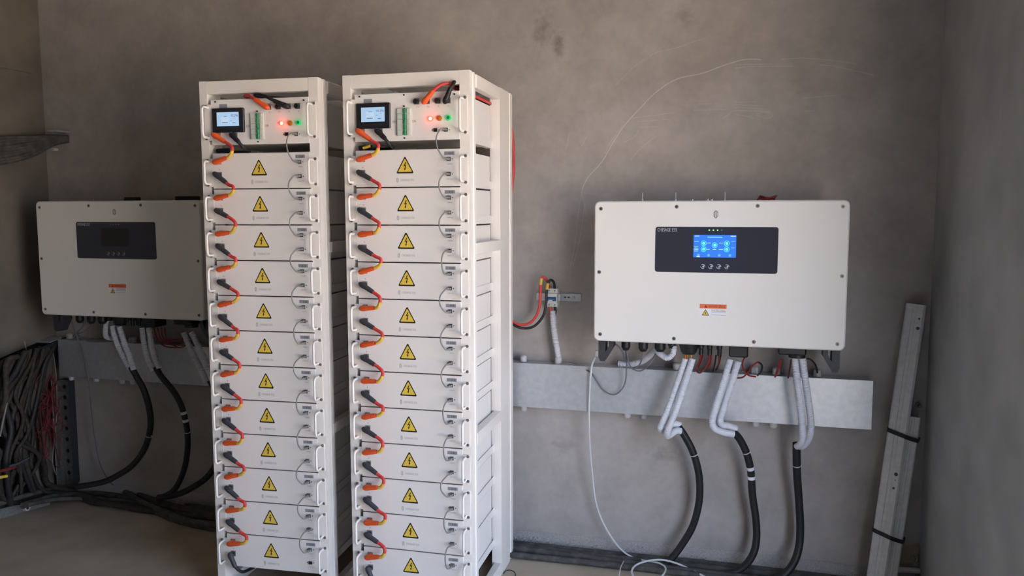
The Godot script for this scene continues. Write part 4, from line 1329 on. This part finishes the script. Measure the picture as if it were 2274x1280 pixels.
# ------------------------------------------------ steel channels strapped together in the right corner
func build_corner_channels() -> void:
	var top := az(2035, 676, 0.055)
	var low := az(1953, 1240, 0.150)
	var dir := (top - low).normalized()
	var foot := low - dir * (low.y / dir.y)
	var ln := foot.distance_to(top)
	var side := dir.cross(Vector3.BACK).normalized()
	var face := side.cross(dir).normalized()
	var bs := Basis(side, dir, face)
	bs = bs * Basis(Vector3.UP, deg_to_rad(-16))
	var prof := PackedVector2Array([Vector2(-0.038, -0.03), Vector2(-0.038, 0.012), Vector2(-0.032, 0.020), Vector2(-0.010, 0.020), Vector2(-0.008, 0.017), Vector2(0.004, 0.017), Vector2(0.006, 0.020), Vector2(0.030, 0.020), Vector2(0.038, 0.012), Vector2(0.038, -0.03), Vector2(0.034, -0.03), Vector2(0.034, 0.010), Vector2(0.030, 0.015), Vector2(-0.030, 0.015), Vector2(-0.034, 0.010), Vector2(-0.034, -0.03)])
	# profile in (x, z) pulled up along y
	var o := thing("steel_channel", "long white steel channel leaning in the corner, front one of the strapped bundle", "channel", foot, 0.0, "steel channels leaning in the corner")
	o.basis = bs
	var lay := Transform3D(Basis(Vector3(1, 0, 0), Vector3(0, 0, 1), Vector3(0, 1, 0)), Vector3.ZERO)
	var m := MB.new()
	m.prism(prof, 0.0, ln, lay)
	part("profile", m, M.channel, o)
	for q in [[ln - 0.10, 0.02, 0.007], [ln - 0.06, 0.02, 0.004], [0.55, 0.018, 0.0075], [0.525, 0.018, 0.002], [0.49, 0.016, 0.005]]:
		m = MB.new()
		m.turned(Vector3(q[1], q[0], 0.0201), Vector3.BACK, [[0, q[2]], [0.0004, q[2]]], 14)
		part("hole", m, M.dark, o)
	var l2 := 0.80
	var o2 := thing("steel_channel", "shorter white steel channel tucked behind the front one in the corner", "channel", foot + bs * Vector3(0.048, 0, -0.028), 0.0, "steel channels leaning in the corner")
	o2.basis = bs * Basis(Vector3.UP, deg_to_rad(14))
	m = MB.new()
	var p2 := PackedVector2Array()
	for q in prof: p2.append(Vector2(q.x * 0.72, q.y))
	m.prism(p2, 0.012, l2, lay)
	part("profile", m, M.channel, o2)
	for k in 2:
		var c := [az(2010, 966, 0.1), az(1972, 1188, 0.14)]
		var t: float = (c[k] - foot).dot(dir)
		m = MB.new()
		var ring := [Vector3(-0.041, t + 0.012, 0.0), Vector3(-0.040, t + 0.011, 0.014), Vector3(-0.033, t + 0.010, 0.023), Vector3(0.032, t - 0.004, 0.023), Vector3(0.046, t - 0.008, 0.016), Vector3(0.080, t - 0.014, 0.0), Vector3(0.082, t - 0.014, -0.05), Vector3(0.04, t - 0.004, -0.062), Vector3(-0.03, t + 0.01, -0.036), Vector3(-0.041, t + 0.012, 0.0)]
		for i in ring.size() - 1:
			var a: Vector3 = ring[i]
			var b: Vector3 = ring[i + 1]
			var d := b - a
			var up := Vector3(0, 1, 0)
			var nn := d.cross(up).normalized()
			m.box(Vector3.ZERO, Vector3(d.length() + 0.002, 0.017, 0.0016), 0.0, Transform3D(Basis(d.normalized(), up, nn).orthonormalized(), (a + b) * 0.5))
		var st := solo("strap", m, M.rubber, ["black strap round the upper part of the leaning channels", "black strap round the lower part of the leaning channels"][k], "strap", "straps on the leaning channels")
		st.transform = Transform3D(bs, foot)
	# anchor bolt in the back wall beside the channels
	m = MB.new()
	var p := az(2060, 900, 0.0)
	m.turned(Vector3(minf(p.x, XR - 0.03), p.y, 0), Vector3.BACK, [[0, 0.012], [0.012, 0.012], [0.0121, 0.006], [0.04, 0.006]], 10)
	solo("anchor_bolt", m, M.galvdark, "small anchor bolt in the wall beside the leaning channels", "bolt")


# ------------------------------------------------ dusty cables on the floor along the wall
func build_floor_cables() -> void:
	var g := "dusty cables on the floor along the wall"
	var lab := "dusty dark cable lying on the floor along the foot of the wall behind the racks"
	# right of the racks they run on to the corner, left of them they fan out
	for q in [[0.055, 0.016, 1215, 1250], [0.095, 0.017, 1226, 1262], [0.145, 0.018, 1236, 1275], [0.185, 0.015, 1245, 1284]]:
		var z: float = q[0]
		var r: float = q[1]
		var pts := []
		var w := rng.randf() * 6.0
		for x in [-2.95, -2.6, -2.2, -1.8, -1.4, -1.05, -0.7, -0.35, 0.0, 0.35, 0.70]:
			pts.append(Vector3(x, r + 0.002, z + 0.012 * sin(x * 3.0 + w)))
		wire("floor_cable", lab, pts, r, M.dusty, "cable", g, 0.03)
	var more := [
		[[-30, 1118], [60, 1090], [130, 1074], [200, 1072], [250, 1078], [300, 1100], [370, 1120], [440, 1136], [500, 1146]],
		[[-30, 1128], [70, 1098], [140, 1084], [210, 1082], [270, 1088], [330, 1106], [400, 1128], [500, 1150]],
		[[50, 1124], [110, 1106], [160, 1098], [220, 1098], [280, 1106], [340, 1116], [420, 1132], [500, 1144]],
		[[60, 1122], [120, 1110], [180, 1108], [240, 1110], [300, 1116], [360, 1124], [430, 1140], [500, 1156]],
		[[230, 1072], [262, 1090], [300, 1115], [350, 1138], [400, 1158], [450, 1170], [510, 1180]],
		[[240, 1070], [276, 1092], [320, 1118], [370, 1140], [420, 1158], [500, 1172]]]
	for k in more.size():
		var pts := []
		var r := 0.012 + 0.003 * (k % 3)
		for p in more[k]: pts.append(ay(p[0], p[1], r + 0.003 + 0.012 * (k % 2) + 0.066 * clampf((150.0 - p[0]) / 60.0, 0.0, 1.0)))
		wire("floor_cable", "dusty dark cable curving over the floor below the unlit inverter", pts, r, M.dusty, "cable", "dusty cables curving over the floor below the unlit inverter", 0.02)
	# bare wire scrap beside the rack
	wire("wire_scrap", "small curl of black wire on the floor beside the rack foot", [ay(1118, 1275, 0.004), ay(1124, 1268, 0.004), ay(1134, 1267, 0.004), ay(1143, 1272, 0.004), ay(1145, 1280, 0.004)], 0.0018, M.rubber, "wire", "", 0.006)
	wire("floor_pipe", "short pale pipe lying behind the foot of the leaning channels", pz([[1940, 1262, 0.035], [1985, 1266, 0.035], [2020, 1267, 0.035], [2044, 1269, 0.035]]), 0.013, M.nylon, "pipe", "", 0.02)
	# zip tie round the floor cables
	var m := MB.new()
	var a := ay(1381, 1262, 0.04)
	m.tube(spline([a + Vector3(0, 0.006, -0.06), a + Vector3(0, 0.012, -0.02), a + Vector3(-0.003, 0.010, 0.02), a + Vector3(-0.006, -0.02, 0.05)], 0.01), 0.002, 6)
	solo("cable_tie", m, M.nylon, "white zip tie round the dusty floor cables below the hanging white cable", "cable tie")


# ------------------------------------------------ the tangle in the left corner
func build_left_corner() -> void:
	# perforated upright tray side
	var b0 := az(134, 845, 0.06)
	var b1 := az(150, 1066, 0.06)
	var o := thing("perforated_tray", "upright perforated steel cable tray standing in the corner under the trunk", "cable tray", Vector3(b1.x, 0, 0))
	var h := b0.y
	var x0 := b0.x - b1.x - 0.012
	# web with real round holes: strips between the holes
	var hole := []
	for y in [860, 883, 906, 929, 952, 976, 1001, 1024, 1050]: hole.append(az(147, y, 0.045).y)
	var m := MB.new()
	var fx0 := -0.035
	var fx1 := 0.030
	var edges := PackedVector2Array([Vector2(fx0, 0.0), Vector2(fx1, 0.0), Vector2(fx1, h), Vector2(fx0, h)])
	# build the web as rows; each row is a rectangle with a round opening
	var ys := [0.0]
	for i in range(hole.size() - 1, 0, -1): ys.append((hole[i] + hole[i - 1]) * 0.5)
	ys.append(h)
	for i in ys.size() - 1:
		var cy: float = hole[hole.size() - 1 - i]
		var c := Vector2(-0.002, cy)
		var r := 0.0125
		var ring := []
		var rect := []
		for k in 24:
			var an := TAU * k / 24.0
			var d := Vector2(cos(an), sin(an))
			ring.append(c + d * r)
			var tx: float = ((fx1 if d.x > 0 else fx0) - c.x) / d.x if absf(d.x) > 1e-5 else 1e9
			var ty: float = ((ys[i + 1] if d.y > 0 else ys[i]) - c.y) / d.y if absf(d.y) > 1e-5 else 1e9
			rect.append(c + d * minf(tx, ty))
		for k in 24:
			var e := (k + 1) % 24
			for z in [[0.045, Vector3.BACK], [0.0435, Vector3.FORWARD]]:
				m.quad(Vector3(ring[k].x, ring[k].y, z[0]), Vector3(ring[e].x, ring[e].y, z[0]), Vector3(rect[e].x, rect[e].y, z[0]), Vector3(rect[k].x, rect[k].y, z[0]), z[1])
	part("web", m, M.galvdark, o)
	m = MB.new()
	m.span(Vector3(fx0 - 0.002, 0, 0.0), Vector3(fx0, h, 0.10), 0.0005)
	m.span(Vector3(fx0 - 0.002, 0, 0.098), Vector3(fx0 + 0.012, h, 0.10), 0.0005)
	part("flange", m, M.galvdark, o)
	m = MB.new()
	m.span(Vector3(fx1 - 0.002, 0, 0.001), Vector3(fx1, h, 0.0435))
	m.span(Vector3(fx0, h - 0.002, 0.001), Vector3(fx1, h, 0.0435))
	m.span(Vector3(fx0, 0.0, 0.001), Vector3(fx1, h, 0.003))
	part("hole_shade_plates", m, M.dark, o)  # added dark plates that make the holes in the web look shaded
	m = MB.new()
	m.cyl(Vector3(fx0 + 0.004, 0.0, 0.104), Vector3(fx0 + 0.004, h + 0.01, 0.104), 0.0035, 0.0035, 8)
	part("edge_bead", m, M.steel, o)
	# horizontal tray along the left wall
	var t1 := ax(122, 752, XL + 0.05)
	o = thing("wall_tray", "dark steel cable tray fixed along the cement wall beside the unlit inverter", "cable tray", Vector3(XL, t1.y, 0))
	o.rotation.x = 0.19
	m = MB.new()
	m.span(Vector3(0.0, -0.028, 0.03), Vector3(0.10, -0.024, 0.9), 0.0005)
	m.span(Vector3(0.097, -0.028, 0.03), Vector3(0.10, 0.012, 0.9), 0.0005)
	m.span(Vector3(0.0, -0.028, 0.03), Vector3(0.003, 0.012, 0.9), 0.0005)
	part("tray_channel", m, M.black, o)
	m = MB.new()
	m.span(Vector3(0.0, 0.012, 0.05), Vector3(0.09, 0.018, 0.14), 0.001)
	part("bright_clip", m, M.galv, o)
	m = MB.new()
	m.turned(Vector3(0.05, 0.015, 0.26), Vector3.UP, [[0, 0.003], [0.05, 0.003]], 8)
	part("threaded_rod", m, M.steel, o)
	# cables falling from the tray to the floor
	var mats := [M.dustbrown, M.dustyblack, M.dustbrown]
	for k in 22:
		var f := k / 21.0
		var r := rng.randf_range(0.009, 0.017)
		var sx := lerpf(120, 20, f) + rng.randf_range(-8, 8)
		var p := []
		var off := XL + rng.randf_range(0.04, 0.16)
		p.append(ax(sx + 2, 768 + (120 - sx) * 0.25 + rng.randf_range(-6, 10), off))
		p.append(ax(sx - 14 + rng.randf_range(-10, 4), 815 + rng.randf_range(-10, 24), off))
		p.append(ax(sx - 45 + rng.randf_range(-24, 24), 880 + rng.randf_range(-16, 16), off))
		p.append(ax(sx - 58 + rng.randf_range(-30, 40), 950 + rng.randf_range(-16, 16), off))
		p.append(ax(sx - 46 + rng.randf_range(-40, 40), 1020 + rng.randf_range(-10, 10), off + 0.01))
		var e: Vector3 = ax(sx - 20 + rng.randf_range(-50, 30), 1075, XL + 0.1)
		p.append(Vector3(XL + rng.randf_range(0.03, 0.10), r + 0.066, clampf(e.z, 0.06, 0.45)))
		if k % 2 == 0:
			p[-1].y += 0.02
			p.append(Vector3(XL + 0.16 + rng.randf_range(0, 0.05), r + 0.03, 0.10 + rng.randf_range(0, 0.05)))
			p.append(Vector3(XL + 0.38, r + 0.004 + rng.randf_range(0, 0.02), 0.10 + rng.randf_range(0, 0.08)))
			p.append(Vector3(XL + 0.75, r + 0.004, 0.09 + rng.randf_range(0, 0.10)))
			p.append(Vector3(XL + 1.2, r + 0.004, 0.08 + rng.randf_range(0, 0.12)))
			p.append(Vector3(XL + 1.6, r + 0.004, 0.06 + rng.randf_range(0, 0.10)))
		wire("hanging_cable", ["thin", "thick"][int(r > 0.013)] + [" dusty brown", " blackish", " dusty brown"][k % 3] + " cable hanging from the wall tray in the corner tangle", p, r, mats[k % 3], "cable", "cables hanging in the corner tangle", 0.02)
	# red wires beside the perforated tray
	for k in 26:
		var p := []
		var x := rng.randf_range(88, 126)
		var y := rng.randf_range(825, 930)
		var off := XL + rng.randf_range(0.03, 0.12)
		for j in 5:
			p.append(ax(x + rng.randf_range(-20, 18), y + j * rng.randf_range(10, 40), off + rng.randf_range(-0.015, 0.02)))
		wire("tangled_wire", "thin red wire tangled beside the perforated tray in the corner", p, 0.0022, M.dullred, "wire", "red wires tangled in the corner", 0.012)
	wire("tangled_wire", "thin pale wire hanging straight beside the perforated tray", [ax(118, 785, XL + 0.07), ax(124, 830, XL + 0.07), ax(127, 900, XL + 0.07), ax(122, 960, XL + 0.07), ax(117, 1030, XL + 0.07), ax(130, 1062, XL + 0.09)], 0.0035, M.grey, "wire")
	# coloured cable ends
	for q in [[M.dullred, "red cable end poking out of the corner tangle", [[-14, 1050], [8, 1045], [20, 1042], [34, 1037]], 0.008], [M.sign, "yellow cable end poking out of the corner tangle", [[-16, 1064], [4, 1060], [15, 1058]], 0.008], [M.dullblue, "blue-grey cable end poking out of the corner tangle", [[20, 1036], [40, 1030], [64, 1018]], 0.006], [M.grey, "pale straight rod among the tangled cables", [[0, 970], [8, 930], [16, 895]], 0.004]]:
		var p := []
		for s in q[2]: p.append(ax(s[0], s[1], XL + 0.22))
		wire("cable_end", q[1], p, q[3], q[0], "cable", "coloured cable ends in the corner tangle", 0.012)
	# floor trunk with a gland
	var f0 := ay(-20, 1160, 0.0)
	var f1 := ay(112, 1122, 0.0)
	var d := (f1 - f0)
	o = thing("floor_wireway", "low galvanised trunk lying on the floor below the corner tangle", "cable trunk", f0, atan2(-d.z, d.x))
	m = MB.new()
	m.span(Vector3(0, 0.0, -0.10), Vector3(d.length(), 0.055, 0.0), 0.002)
	part("trunk_body", m, M.galvdark, o)
	m = MB.new()
	m.span(Vector3(-0.001, 0.055, -0.102), Vector3(d.length() + 0.001, 0.058, 0.002), 0.001)
	part("lid", m, M.galvdark, o)
	m = MB.new()
	var gp := d.length() * 0.56
	m.turned(Vector3(gp, 0.030, 0.0), Vector3.BACK, [[0, 0.019], [0.012, 0.019]], 6)
	m.turned(Vector3(gp, 0.030, 0.012), Vector3.BACK, [[0, 0.016], [0.022, 0.014]], 16)
	var gg := part("cable_gland", m, M.nylon, o, Vector3.ZERO, "white nylon cable gland")
	m = MB.new()
	m.turned(Vector3(gp, 0.030, 0.034), Vector3.BACK, [[0, 0.007], [0.0006, 0.007]], 12)
	part("opening", m, M.black, gg)
	m = MB.new()
	m.turned(Vector3(gp + 0.07, 0.038, 0.0), Vector3.BACK, [[0, 0.004], [0.0006, 0.004]], 10)
	part("hole", m, M.black, o)
	# bundle of grey cables coming out of a wall sleeve high in the corner
	var e := az(150, 300, 0.02)
	o = thing("wall_sleeve", "short bright metal sleeve where the upper cable bundle enters the corner", "bracket", Vector3(e.x, e.y, 0))
	m = MB.new()
	m.span(Vector3(-0.06, 0.012, 0.001), Vector3(0.006, 0.020, 0.10), 0.001)
	part("sleeve_plate", m, M.galv, o)
	m = MB.new()
	m.span(Vector3(-0.05, -0.09, 0.06), Vector3(-0.03, -0.078, 0.09), 0.001)
	part("clip", m, M.nylon, o)
	for k in 9:
		var f := k / 8.0
		var p := []
		for q in [[152, lerpf(304, 312, f)], [118, lerpf(303, 322, f)], [80, lerpf(303, 340, f)], [40, lerpf(305, 354, f)], [0, lerpf(307, 361, f)], [-40, lerpf(306, 366, f)]]:
			var z: float = 0.02 + (152 - q[0]) / 152.0 * 0.32
			p.append(az(q[0], q[1] + rng.randf_range(-1.5, 1.5), z))
		p.append(Vector3(XL + 0.03 + 0.012 * (k % 3), p[-1].y - 0.01 * f, 0.9))
		p.append(Vector3(XL + 0.03 + 0.012 * (k % 3), p[-1].y, 1.8))
		wire("upper_cable", "grey dusty cable sagging from the metal sleeve high in the corner", p, 0.0105, M.dusty, "cable", "grey cables sagging from the upper sleeve", 0.03)
